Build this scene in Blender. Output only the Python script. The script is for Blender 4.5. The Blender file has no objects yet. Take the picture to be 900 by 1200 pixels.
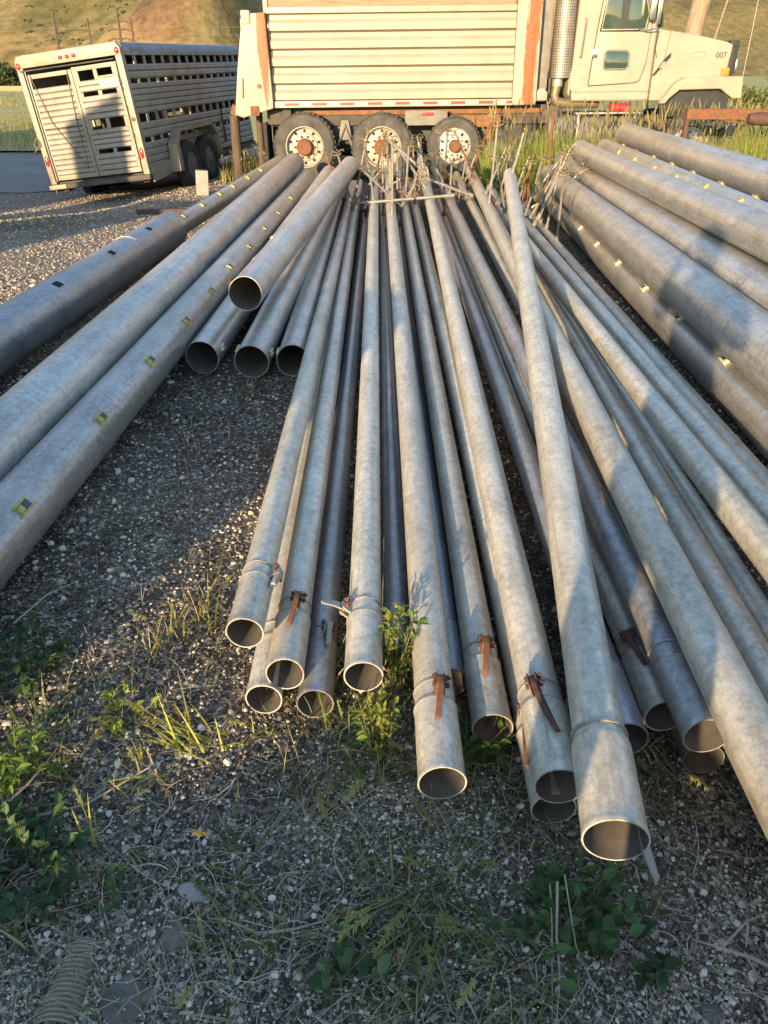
import bpy, bmesh, math, random
import numpy as np
from mathutils import Matrix, Vector, Euler
random.seed(7); RNG = np.random.default_rng(11)
SC = bpy.context.scene
COL = SC.collection
PI = math.pi
R = math.radians

# ---------------------------------------------------------------- materials
def new_mat(name):
    m = bpy.data.materials.new(name); m.use_nodes = True
    nt = m.node_tree; nt.nodes.clear()
    out = nt.nodes.new('ShaderNodeOutputMaterial')
    b = nt.nodes.new('ShaderNodeBsdfPrincipled')
    nt.links.new(b.outputs[0], out.inputs[0])
    return m, nt, b
def N(nt, t, **kw):
    n = nt.nodes.new(t)
    for k, v in kw.items(): setattr(n, k, v)
    return n
def coords(nt, scale=(1, 1, 1), src='Object', offset_random=False):
    tc = N(nt, 'ShaderNodeTexCoord'); mp = N(nt, 'ShaderNodeMapping')
    mp.inputs['Scale'].default_value = scale
    if offset_random:
        oi = N(nt, 'ShaderNodeObjectInfo'); mul = N(nt, 'ShaderNodeVectorMath', operation='SCALE')
        cx = N(nt, 'ShaderNodeCombineXYZ')
        for i in range(3): nt.links.new(oi.outputs['Random'], cx.inputs[i])
        mul.inputs['Scale'].default_value = 57.3
        nt.links.new(cx.outputs[0], mul.inputs[0])
        ad = N(nt, 'ShaderNodeVectorMath', operation='ADD')
        nt.links.new(tc.outputs[src], ad.inputs[0]); nt.links.new(mul.outputs[0], ad.inputs[1])
        nt.links.new(ad.outputs[0], mp.inputs[0])
    else:
        nt.links.new(tc.outputs[src], mp.inputs[0])
    return mp.outputs[0]
def noise(nt, vec, scale, detail=4, rough=.6, dist=0):
    n = N(nt, 'ShaderNodeTexNoise'); n.inputs['Scale'].default_value = scale
    n.inputs['Detail'].default_value = detail; n.inputs['Roughness'].default_value = rough
    n.inputs['Distortion'].default_value = dist
    nt.links.new(vec, n.inputs['Vector']); return n.outputs['Fac']
def ramp(nt, fac, stops):
    r = N(nt, 'ShaderNodeValToRGB'); e = r.color_ramp.elements
    while len(e) < len(stops): e.new(.5)
    for i, (p, c) in enumerate(stops):
        e[i].position = p; e[i].color = (*c, 1) if len(c) == 3 else (c[0], c[0], c[0], 1)
    nt.links.new(fac, r.inputs[0]); return r.outputs[0]
def mixc(nt, fac, a, b, mode='MIX'):
    m = N(nt, 'ShaderNodeMix', data_type='RGBA', blend_type=mode)
    for s, v in ((0, fac), (6, a), (7, b)):
        if isinstance(v, (int, float)): m.inputs[s].default_value = v
        elif isinstance(v, tuple): m.inputs[s].default_value = (*v, 1)
        else: nt.links.new(v, m.inputs[s])
    return m.outputs[2]
def bump(nt, b, h, strength=.3, dist=.01, prev=None):
    n = N(nt, 'ShaderNodeBump'); n.inputs['Strength'].default_value = strength; n.inputs['Distance'].default_value = dist
    nt.links.new(h, n.inputs['Height'])
    if prev: nt.links.new(prev, n.inputs['Normal'])
    nt.links.new(n.outputs[0], b.inputs['Normal']); return n.outputs[0]
def setc(nt, b, c): nt.links.new(c, b.inputs['Base Color'])

def pmat(name, c1, c2, scale=6, rough=.6, metal=0, bmp=.15, stretch=(1, 1, 1), rnd=False, dirt=None, dirt_scale=3, dirt_lo=.55, dirt_hi=.7, bscale=None, bdist=.004):
    m, nt, b = new_mat(name)
    v = coords(nt, stretch, offset_random=rnd)
    f = noise(nt, v, scale, 6, .65)
    c = ramp(nt, f, [(.3, c1), (.7, c2)])
    if dirt:
        g = noise(nt, v, dirt_scale, 6, .7)
        k = ramp(nt, g, [(dirt_lo, (0,)), (dirt_hi, (1,))])
        c = mixc(nt, k, c, dirt)
    setc(nt, b, c)
    b.inputs['Roughness'].default_value = rough; b.inputs['Metallic'].default_value = metal
    if bmp: bump(nt, b, noise(nt, v, bscale or scale * 6, 5, .6), bmp, bdist)
    return m

def pipe_mat(name, lo, hi, metal, rough, dark=(.12, .12, .12)):
    """weathered galvanised or aluminium pipe, local z along the pipe"""
    m, nt, b = new_mat(name)
    v = coords(nt, (1, 1, 1), offset_random=True)
    vl = coords(nt, (1, 1, .12), offset_random=True)      # long streaks
    vr = coords(nt, (1, 1, 6), offset_random=True)        # scratches round the pipe
    base = ramp(nt, mixc(nt, .72, noise(nt, v, 4, 4, .6), noise(nt, v, 34, 10, .82)), [(.38, tuple(.72 * c for c in lo)), (.52, tuple(.5 * (a + c) for a, c in zip(lo, hi))), (.63, hi)])
    st = ramp(nt, noise(nt, vl, 26, 5, .65), [(.33, (.80,)), (.60, (1.04,))])
    base = mixc(nt, .7, base, st, 'MULTIPLY')
    vf = coords(nt, (1, 1, .03), offset_random=True)
    fs = ramp(nt, noise(nt, vf, 70, 4, .6), [(.36, (.72,)), (.48, (1.0,)), (.68, (1.12,))])
    base = mixc(nt, .34, base, fs, 'MULTIPLY')
    # scuffs round the pipe, only in patches
    rg = ramp(nt, noise(nt, vr, 30, 8, .8, 1.6), [(.40, (.62,)), (.52, (1.0,)), (.66, (1.10,))])
    pk = ramp(nt, noise(nt, v, 4.2, 4, .6), [(.40, (.12,)), (.62, (.5,))])
    base = mixc(nt, pk, base, mixc(nt, 1.0, base, rg, 'MULTIPLY'))
    bl = ramp(nt, noise(nt, vl, 8, 8, .78, .6), [(.58, (0,)), (.70, (.5,))])
    base = mixc(nt, bl, base, dark)
    sp = ramp(nt, noise(nt, v, 75, 3, .6), [(.66, (0,)), (.72, (1,))])
    pat = ramp(nt, noise(nt, v, 2.3, 3, .6), [(.50, (0,)), (.60, (1,))])
    spk = mixc(nt, 1.0, sp, pat, 'MULTIPLY')
    base = mixc(nt, spk, base, dark)
    # brown dust film in patches
    du = ramp(nt, noise(nt, vl, 5, 8, .75), [(.46, (0,)), (.72, (.6,))])
    base = mixc(nt, du, base, (.40, .33, .235))
    oi = N(nt, 'ShaderNodeObjectInfo')
    br = N(nt, 'ShaderNodeMapRange'); br.inputs[3].default_value = .72; br.inputs[4].default_value = 1.10
    nt.links.new(oi.outputs['Random'], br.inputs[0])
    cb = N(nt, 'ShaderNodeCombineXYZ')
    for i in range(3): nt.links.new(br.outputs[0], cb.inputs[i])
    base = mixc(nt, 1.0, base, cb.outputs[0], 'MULTIPLY')
    setc(nt, b, base)
    b.inputs['Metallic'].default_value = metal
    rr = N(nt, 'ShaderNodeMapRange'); rr.inputs[3].default_value = rough - .1; rr.inputs[4].default_value = rough + .16
    nt.links.new(noise(nt, v, 40, 6, .7), rr.inputs[0]); nt.links.new(rr.outputs[0], b.inputs['Roughness'])
    n1 = bump(nt, b, noise(nt, vr, 17, 6, .75, 1.2), .18, .0025)
    bump(nt, b, noise(nt, v, 3.2, 3, .5), .10, .010, n1)
    return m

M = {}
M['pipe'] = pipe_mat('galvanised_pipe', (.50, .455, .365), (.83, .765, .625), .32, .36)
M['gated'] = pipe_mat('aluminium_pipe', (.42, .395, .355), (.72, .69, .62), .52, .33)
M['pipedark'] = pipe_mat('dull_steel_pipe', (.22, .22, .225), (.44, .435, .43), .5, .36)  # darker pipe copy; the shade on low and shadowed pipes is in its colour
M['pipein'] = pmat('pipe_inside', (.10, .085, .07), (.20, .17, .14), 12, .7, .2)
M['rust'] = pmat('rust', (.09, .035, .016), (.22, .095, .042), 30, .85, .1, .4)
M['rustdark'] = pmat('dark_rust', (.05, .028, .02), (.13, .065, .045), 40, .8, .2, .4)
M['zinc'] = pmat('zinc_fitting', (.24, .23, .21), (.42, .40, .36), 40, .5, .4, .2)
M['riser'] = pmat('riser_pipe', (.15, .14, .12), (.29, .27, .235), 14, .5, .35, .15, dirt=(.2, .12, .07), dirt_lo=.55, dirt_hi=.75, rnd=True)
M['brass'] = pmat('old_brass', (.15, .11, .065), (.30, .235, .145), 30, .5, .5, .2)
M['gate_yellow'] = pmat('yellow_plastic', (.42, .32, .06), (.60, .49, .14), 30, .5, 0, .1)
M['gate_pale'] = pmat('faded_plastic', (.55, .50, .30), (.72, .66, .45), 30, .6, 0, .1)
M['gate_olive'] = pmat('olive_yellow_plastic', (.34, .29, .06), (.52, .44, .12), 30, .5, 0, .1)
M['gate_blue'] = pmat('dark_blue_rubber', (.02, .025, .035), (.05, .06, .08), 30, .45, 0, .1)
M['hole'] = pmat('dark_opening', (.006, .006, .007), (.012, .012, .012), 10, .9, 0, 0)  # near-black paint for the dark inside of holes that are not cut
M['rubber'] = pmat('tyre_rubber', (.035, .033, .030), (.085, .078, .066), 8, .85, 0, .25, rnd=True)
M['blackrub'] = pmat('black_rubber', (.015, .015, .015), (.03, .03, .03), 8, .85, 0, .2)
M['rim_cream'] = pmat('cream_rim_paint', (.28, .25, .19), (.36, .325, .26), 14, .5, 0, .1, dirt=(.25, .14, .07), dirt_lo=.6, dirt_hi=.75, dirt_scale=12)
M['rim_white'] = pmat('white_rim_paint', (.34, .335, .31), (.42, .415, .395), 14, .45, 0, .1)
M['rim_grey'] = pmat('dull_rim', (.06, .055, .05), (.2, .185, .16), 14, .6, .3, .1)
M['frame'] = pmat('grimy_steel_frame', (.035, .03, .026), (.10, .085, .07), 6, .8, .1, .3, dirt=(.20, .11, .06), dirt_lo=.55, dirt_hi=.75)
M['framelit'] = pmat('dusty_steel_plate', (.12, .115, .10), (.22, .20, .17), 6, .75, .1, .3)  # grey steel, paler than the chassis frame
M['frame_rust'] = pmat('rusty_frame_rail', (.10, .048, .022), (.26, .13, .055), 9, .85, .1, .4)
M['chrome'] = pmat('chrome', (.6, .6, .6), (.75, .74, .72), 10, .18, 1, .03)
M['glass'] = pmat('tinted_glass', (.02, .035, .03), (.05, .08, .06), 3, .05, 0, 0)
M['glass'].node_tree.nodes['Principled BSDF'].inputs['Specular IOR Level'].default_value = .8
M['red_lens'] = pmat('red_lens', (.45, .015, .02), (.6, .03, .03), 20, .25, 0, 0)
M['orange_lens'] = pmat('orange_lens', (.55, .12, .02), (.75, .22, .04), 20, .3, 0, 0)
M['tape_red'] = pmat('red_tape', (.30, .02, .02), (.40, .035, .035), 20, .4, 0, 0)
M['tape_white'] = pmat('white_tape', (.28, .30, .28), (.36, .38, .35), 20, .4, 0, 0)
M['black'] = pmat('black_paint', (.012, .012, .012), (.03, .03, .03), 12, .5, 0, .1)
M['inkgrey'] = pmat('faded_lettering', (.20, .20, .22), (.26, .26, .28), 12, .7, 0, 0)
M['wood'] = pmat('weathered_wood', (.16, .11, .07), (.32, .24, .16), 5, .85, 0, .4, (6, 6, .6))
M['woodboard'] = pmat('weathered_board', (.17, .125, .075), (.27, .205, .13), 5, .85, 0, .4, (.6, 6, 6), dirt=(.2, .13, .08), dirt_lo=.6, dirt_hi=.7)
M['wooddark'] = pmat('dark_post_wood', (.04, .028, .02), (.12, .085, .06), 6, .9, 0, .5, (6, 6, .6))
M['concrete'] = pmat('concrete', (.20, .185, .16), (.32, .30, .265), 9, .9, 0, .4, dirt=(.22, .19, .15))
M['stone'] = pmat('dark_stone', (.10, .085, .066), (.22, .19, .15), 9, .9, 0, .5, rnd=True)
M['stonepale'] = pmat('pale_stone', (.26, .235, .195), (.42, .385, .33), 9, .9, 0, .5, rnd=True)
M['hose'] = pmat('ribbed_tan_plastic', (.24, .19, .13), (.38, .31, .22), 16, .7, 0, .2, dirt=(.12, .10, .08))
M['tanwall'] = pmat('tan_block_wall', (.26, .175, .095), (.32, .225, .13), 3, .9, 0, .2)
M['rope'] = pmat('dark_rope', (.10, .075, .05), (.2, .15, .1), 30, .9, 0, .2)
M['wire'] = pmat('wire', (.2, .18, .15), (.28, .25, .2), 5, .5, .3, 0)
M['twig'] = pmat('dry_twig', (.30, .24, .16), (.48, .41, .30), 20, .85, 0, .2)
M['hay'] = pmat('straw_bale', (.32, .24, .11), (.5, .4, .2), 30, .95, 0, .6)
M['tankplastic'] = pmat('black_plastic_tank', (.02, .02, .02), (.04, .04, .04), 5, .5, 0, .1)
M['shedwall'] = pmat('grey_board_siding', (.2, .17, .14), (.34, .3, .25), 5, .85, 0, .4, (6, 6, .5))
M['tin'] = pmat('tin_roof', (.3, .3, .3), (.45, .44, .42), 5, .5, .6, .1)
M['jeans'] = pmat('denim', (.04, .06, .12), (.07, .10, .18), 40, .9, 0, .2)
M['jacket'] = pmat('grey_cloth', (.15, .15, .16), (.22, .22, .23), 40, .9, 0, .2)
M['skin'] = pmat('skin', (.5, .32, .24), (.58, .39, .30), 20, .55, 0, .05)
M['hair'] = pmat('brown_hair', (.05, .03, .02), (.09, .06, .04), 60, .7, 0, .2)

def truck_paint():
    """cream truck paint: flat colour with small chips and thin rust runs"""
    m, nt, b = new_mat('cream_truck_paint')
    v = coords(nt)
    c = ramp(nt, noise(nt, v, 1.6, 5, .6), [(.3, (.268, .225, .168)), (.7, (.322, .274, .208))])
    vs = coords(nt, (3, 3, .5))
    run = ramp(nt, noise(nt, vs, 4, 6, .7), [(.58, (0,)), (.76, (.6,))])
    c = mixc(nt, run, c, (.45, .30, .16))
    ch = ramp(nt, noise(nt, v, 26, 3, .6), [(.66, (0,)), (.70, (1,))])
    zone = ramp(nt, noise(nt, v, 2.2, 3, .6), [(.5, (0,)), (.6, (1,))])
    k = mixc(nt, 1.0, ch, zone, 'MULTIPLY')
    c = mixc(nt, k, c, (.14, .06, .03))
    setc(nt, b, c); b.inputs['Roughness'].default_value = .42
    gr_ = ramp(nt, noise(nt, coords(nt, (1.2, 1, 3)), 1.7, 7, .75), [(.50, (0,)), (.75, (.5,))])
    c = mixc(nt, gr_, c, (.20, .15, .09)); setc(nt, b, c)
    n1 = bump(nt, b, noise(nt, v, 2.2, 3, .5), .5, .02)
    bump(nt, b, noise(nt, v, 14, 4, .6), .15, .004, n1)
    return m
M['cream'] = truck_paint()
def rust_run_paint(name, xc, half, z0, z1):
    """cream paint with one vertical rust stain centred on local x = xc"""
    m, nt, b = new_mat(name)
    v = coords(nt)
    c = ramp(nt, noise(nt, v, 2, 5, .6), [(.3, (.268, .225, .168)), (.7, (.322, .274, .208))])
    sx = N(nt, 'ShaderNodeSeparateXYZ'); nt.links.new(v, sx.inputs[0])
    vs = coords(nt, (9, 9, .8)); n0 = noise(nt, vs, 3, 8, .78)
    nm_ = N(nt, 'ShaderNodeMapRange'); nm_.clamp = False; nm_.inputs[3].default_value = -.45; nm_.inputs[4].default_value = 1.45; nt.links.new(n0, nm_.inputs[0]); n = nm_.outputs[0]
    d = N(nt, 'ShaderNodeMath', operation='SUBTRACT'); nt.links.new(sx.outputs[0], d.inputs[0]); d.inputs[1].default_value = xc
    a = N(nt, 'ShaderNodeMath', operation='ABSOLUTE'); nt.links.new(d.outputs[0], a.inputs[0])
    mr = N(nt, 'ShaderNodeMapRange'); nt.links.new(a.outputs[0], mr.inputs[0])
    mr.inputs[1].default_value = half; mr.inputs[2].default_value = 0; mr.inputs[3].default_value = -.35; mr.inputs[4].default_value = .55
    zr = N(nt, 'ShaderNodeMapRange'); nt.links.new(sx.outputs[2], zr.inputs[0])
    zr.inputs[1].default_value = z0; zr.inputs[2].default_value = z1; zr.inputs[3].default_value = -.4; zr.inputs[4].default_value = .22
    s1 = N(nt, 'ShaderNodeMath', operation='ADD'); nt.links.new(n, s1.inputs[0]); nt.links.new(mr.outputs[0], s1.inputs[1])
    s2 = N(nt, 'ShaderNodeMath', operation='ADD'); nt.links.new(s1.outputs[0], s2.inputs[0]); nt.links.new(zr.outputs[0], s2.inputs[1])
    k = ramp(nt, s2.outputs[0], [(.52, (0,)), (.68, (1,))])
    rc = ramp(nt, noise(nt, v, 24, 5, .7), [(.3, (.13, .034, .008)), (.7, (.30, .11, .026))])
    c = mixc(nt, k, c, rc)
    setc(nt, b, c); b.inputs['Roughness'].default_value = .5
    bump(nt, b, noise(nt, v, 20, 4, .6), .12, .004)
    return m

def trailer_paint(name, a, c2):
    return pmat(name, a, c2, 2.2, .5, .15, .1, dirt=(.15, .115, .075), dirt_scale=3.5, dirt_lo=.48, dirt_hi=.80)
M['tr_slat'] = trailer_paint('trailer_slat_paint', (.21, .19, .155), (.30, .275, .23))
M['tr_frame'] = trailer_paint('trailer_frame_paint', (.23, .195, .135), (.30, .26, .19))
M['tr_rail'] = trailer_paint('trailer_roof_rail', (.17, .18, .205), (.23, .245, .27))

def attr_mat(name, attr='col', rough=.8, transl=0, bmp=0, bsc=60, spec=.3):
    m, nt, b = new_mat(name)
    a = N(nt, 'ShaderNodeAttribute'); a.attribute_name = attr
    setc(nt, b, a.outputs['Color']); b.inputs['Roughness'].default_value = rough
    b.inputs['Specular IOR Level'].default_value = spec
    if bmp: bump(nt, b, noise(nt, coords(nt), bsc, 4, .6), bmp, .004)
    if transl:
        t = N(nt, 'ShaderNodeBsdfTranslucent'); nt.links.new(a.outputs['Color'], t.inputs[0])
        mx = N(nt, 'ShaderNodeMixShader'); mx.inputs[0].default_value = transl
        nt.links.new(b.outputs[0], mx.inputs[1]); nt.links.new(t.outputs[0], mx.inputs[2])
        out = next(n for n in nt.nodes if n.type == 'OUTPUT_MATERIAL'); nt.links.new(mx.outputs[0], out.inputs[0])
    return m
M['leaf'] = attr_mat('leaf_blades', rough=.6, transl=.35)
M['pebble'] = attr_mat('gravel_stones', rough=.9, bmp=.3, bsc=120)
M['litter'] = attr_mat('dry_litter', rough=.9, transl=.15)
M['bush'] = attr_mat('bush_leaves', rough=.7, transl=.2)

# ---------------------------------------------------------------- mesh helpers
class MB:
    def __init__(s): s.v = []; s.f = []
    def add(s, v, f):
        o = len(s.v); s.v += [tuple(p) for p in v]; s.f += [tuple(i + o for i in q) for q in f]; return s
    def box(s, a, b):
        (x0, y0, z0), (x1, y1, z1) = a, b
        return s.add([(x0, y0, z0), (x1, y0, z0), (x1, y1, z0), (x0, y1, z0), (x0, y0, z1), (x1, y0, z1), (x1, y1, z1), (x0, y1, z1)],
                     [(0, 3, 2, 1), (4, 5, 6, 7), (0, 1, 5, 4), (1, 2, 6, 5), (2, 3, 7, 6), (3, 0, 4, 7)])
    def prism(s, pts, a, b, axis='y'):
        """closed polygon (2D) extruded from a to b; axis y: pts are (x,z); axis x: (y,z); axis z: (x,y)"""
        n = len(pts)
        def p(q, t): return {'y': (q[0], t, q[1]), 'x': (t, q[0], q[1]), 'z': (q[0], q[1], t)}[axis]
        v = [p(q, a) for q in pts] + [p(q, b) for q in pts]
        return s.add(v, [tuple(range(n))[::-1], tuple(range(n, 2 * n))] + [(i, (i + 1) % n, (i + 1) % n + n, i + n) for i in range(n)])
    def lathe(s, prof, n=32, axis='z', c=(0, 0, 0), closed=False, caps=True):
        """prof: (radius, height) list"""
        v = []; m = len(prof)
        for r, h in prof:
            for k in range(n):
                t = 2 * PI * k / n; a, b = r * math.cos(t), r * math.sin(t)
                v.append({'z': (c[0] + a, c[1] + b, c[2] + h), 'y': (c[0] + a, c[1] + h, c[2] + b), 'x': (c[0] + h, c[1] + a, c[2] + b)}[axis])
        f = []
        for i in range(m if closed else m - 1):
            j = (i + 1) % m
            for k in range(n):
                k2 = (k + 1) % n; f.append((i * n + k, i * n + k2, j * n + k2, j * n + k))
        if not closed and caps:
            if prof[0][0] > 1e-6: f.append(tuple(range(n))[::-1])
            if prof[-1][0] > 1e-6: f.append(tuple((m - 1) * n + k for k in range(n)))
        return s.add(v, f)
    def tube(s, pts, r, n=10, closed=False, caps=True):
        pts = [Vector(p) for p in pts]; m = len(pts)
        rs = r if isinstance(r, (list, tuple)) else [r] * m
        up = None; v = []
        for i, p in enumerate(pts):
            d = (pts[(i + 1) % m] - pts[i - 1]) if closed else (pts[min(i + 1, m - 1)] - pts[max(i - 1, 0)])
            d = d.normalized() if d.length > 1e-9 else Vector((0, 0, 1))
            if up is None:
                up = Vector((0, 0, 1)) if abs(d.z) < .9 else Vector((1, 0, 0))
            a = d.cross(up)
            if a.length < 1e-6: a = d.orthogonal()
            a.normalize(); b = a.cross(d).normalized(); up = b
            for k in range(n):
                t = 2 * PI * k / n; v.append(p + a * math.cos(t) * rs[i] + b * math.sin(t) * rs[i])
        f = []
        for i in range(m if closed else m - 1):
            j = (i + 1) % m
            for k in range(n):
                k2 = (k + 1) % n; f.append((i * n + k, i * n + k2, j * n + k2, j * n + k))
        if not closed and caps: f += [tuple(range(n))[::-1], tuple((m - 1) * n + k for k in range(n))]
        return s.add(v, f)
    def xf(s, mat):
        s.v = [tuple(mat @ Vector(p)) for p in s.v]; return s
    def build(s, name, mat, parent=None, bevel=0, smooth=35, seg=2):
        me = bpy.data.meshes.new(name); me.from_pydata(s.v, [], s.f); me.update()
        if bevel or True:
            bm = bmesh.new(); bm.from_mesh(me)
            bmesh.ops.recalc_face_normals(bm, faces=bm.faces)
            if bevel:
                e = [e for e in bm.edges if len(e.link_faces) == 2 and e.calc_face_angle(0) > R(35)]
                bmesh.ops.bevel(bm, geom=e, offset=bevel, segments=seg, affect='EDGES', clamp_overlap=True, profile=.7)
            bm.to_mesh(me); bm.free()
        return link(name, me, mat, parent, smooth)
def link(name, me, mat, parent=None, smooth=35):
    if mat is not None: me.materials.append(mat)
    if smooth:
        me.polygons.foreach_set('use_smooth', [True] * len(me.polygons)); me.set_sharp_from_angle(angle=R(smooth))
    o = bpy.data.objects.new(name, me); COL.objects.link(o)
    if parent is not None: o.parent = parent
    return o
def tag(o, label=None, cat=None, group=None, kind=None):
    if label: o['label'] = label
    if cat: o['category'] = cat
    if group: o['group'] = group
    if kind: o['kind'] = kind
    return o
def empty(name, loc, rot=(0, 0, 0)):
    o = bpy.data.objects.new(name, None); COL.objects.link(o); o.location = loc; o.rotation_euler = rot
    o.empty_display_size = .2; return o
def np_mesh(name, v, f, mat, col=None, smooth=False, parent=None):
    """v (n,3), f (m,k) numpy; col (n,3) point colours"""
    me = bpy.data.meshes.new(name); n, (m, k) = len(v), f.shape
    me.vertices.add(n); me.vertices.foreach_set('co', np.ascontiguousarray(v, np.float32).ravel())
    me.loops.add(m * k); me.loops.foreach_set('vertex_index', np.ascontiguousarray(f, np.int32).ravel())
    me.polygons.add(m); me.polygons.foreach_set('loop_start', np.arange(0, m * k, k, dtype=np.int32))
    me.polygons.foreach_set('use_smooth', np.full(m, smooth))
    if col is not None:
        a = me.color_attributes.new('col', 'FLOAT_COLOR', 'POINT')
        c = np.ones((n, 4), np.float32); c[:, :3] = col; a.data.foreach_set('color', c.ravel())
    me.update(calc_edges=True); me.validate()
    if mat is not None: me.materials.append(mat)
    o = bpy.data.objects.new(name, me); COL.objects.link(o)
    if parent is not None: o.parent = parent
    return o
# value noise
def vnoise(x, y, seed=0):
    def h(i, j):
        n = (i * 374761393 + j * 668265263 + seed * 1442695041) & 0x7fffffff
        n = ((n ^ (n >> 13)) * 1274126177) & 0x7fffffff
        return ((n ^ (n >> 16)) & 0xffff) / 65535.
    xi, yi = np.floor(x).astype(np.int64), np.floor(y).astype(np.int64)
    u, w = x - xi, y - yi; u = u * u * (3 - 2 * u); w = w * w * (3 - 2 * w)
    return (h(xi, yi) * (1 - u) + h(xi + 1, yi) * u) * (1 - w) + (h(xi, yi + 1) * (1 - u) + h(xi + 1, yi + 1) * u) * w
def fbm(x, y, oct=4, seed=0, gain=.5):
    s = 0; a = 1; t = 0
    for o in range(oct): s = s + a * vnoise(x * 2 ** o, y * 2 ** o, seed + o); t += a; a *= gain
    return s / t
def sstep(a, b, x): t = np.clip((x - a) / (b - a), 0, 1); return t * t * (3 - 2 * t)

AZ = R(22.0); EL = R(9.5)           # where shadows fall, and the sun's height
SU = (math.cos(AZ), -math.sin(AZ)); SW = (math.sin(AZ), math.cos(AZ))

def ground_h(x, y):
    x = np.asarray(x, float); y = np.asarray(y, float)
    h = (fbm(x * 1.7, y * 1.7, 3, 5) - .5) * .03 - .012
    h = h - .17 * sstep(-2.9, -4.6, x) * sstep(10.2, 13.0, y) - .06 * sstep(-4.6, -7, x) * sstep(10.2, 13.0, y)
    h = h + .05 * sstep(12.6, 13.8, y) * sstep(-2.6, -1.8, x)
    u = x * SU[0] + y * SU[1]; w = x * SW[0] + y * SW[1]
    rid = .62 + .15 * sstep(-1.1, -.5, u) + (fbm(u * 1.4, u * 0 + 3, 3, 9) - .5) * .12
    h = h + rid * np.exp(-((w + 2.6) / .75) ** 2) * sstep(-7.4, -6.6, u) * sstep(9, 7, u)  # low ridge added behind the viewer, shaped to shade the foreground
    return h
def gz(x, y): return float(ground_h(np.array([x]), np.array([y]))[0])
# ---------------------------------------------------------------- setting: ground, road, field, hills
def grid_mesh(xs, ys, hf):
    X, Y = np.meshgrid(xs, ys); Z = hf(X, Y)
    v = np.stack([X.ravel(), Y.ravel(), Z.ravel()], 1); nx, ny = len(xs), len(ys)
    i = np.arange(nx - 1)[None, :] + nx * np.arange(ny - 1)[:, None]; i = i.ravel()
    return v, np.stack([i, i + 1, i + 1 + nx, i + nx], 1)
def cat(*a): return np.unique(np.concatenate(a))
gx = cat(np.linspace(-2200, -30, 40), np.arange(-30, -6, .5), np.arange(-6, 6.01, .07), np.arange(6.5, 30, .5), np.linspace(30, 2200, 40))
gy = cat(np.linspace(-150, -20, 14), np.arange(-20, -6, .5), np.arange(-6, 9, .07), np.arange(9, 26, .2), np.linspace(26, 160, 40), np.linspace(165, 900, 20))
gv, gf = grid_mesh(gx, gy, ground_h)
def ground_masks(x, y):
    """pale loose gravel, green growth, pale chips"""
    n = fbm(x * .9, y * .9, 4, 21)
    n2 = fbm(x * 2.3, y * 2.3, 4, 33)
    pale = np.clip(sstep(3.6, 6.2, y + (n - .5) * 2) * sstep(-.9, -2.0, x) + .12 * sstep(.5, .62, n2), 0, 1)
    pale = np.clip(pale * (1 - sstep(9.8, 10.6, y + (n - .5) * 1.5) * .3), 0, 1)
    green = sstep(10.4, 12.6, y + (n - .5) * 3) * sstep(1.2, 2.4, x + (n - .5)) + .75 * sstep(9.3, 10.2, y + (n - .5) * 2) * sstep(12.2, 11, y) * sstep(-3.6, -4.4, x)
    green = green + sstep(14.5, 16, y) * sstep(-3.2, -2.2, x) + sstep(23.2, 24.2, y + (n - .5))
    chips = sstep(.42, .68, n2) * sstep(3.6, 2.2, y) * .9
    # low moss and weed tinge between the stacks
    green = green + .45 * sstep(.5, .7, n) * sstep(7, 3, y)
    return np.clip(pale, 0, 1), np.clip(green, 0, 1), np.clip(chips, 0, 1)
gm = np.stack(ground_masks(gv[:, 0], gv[:, 1]), 1)
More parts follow.
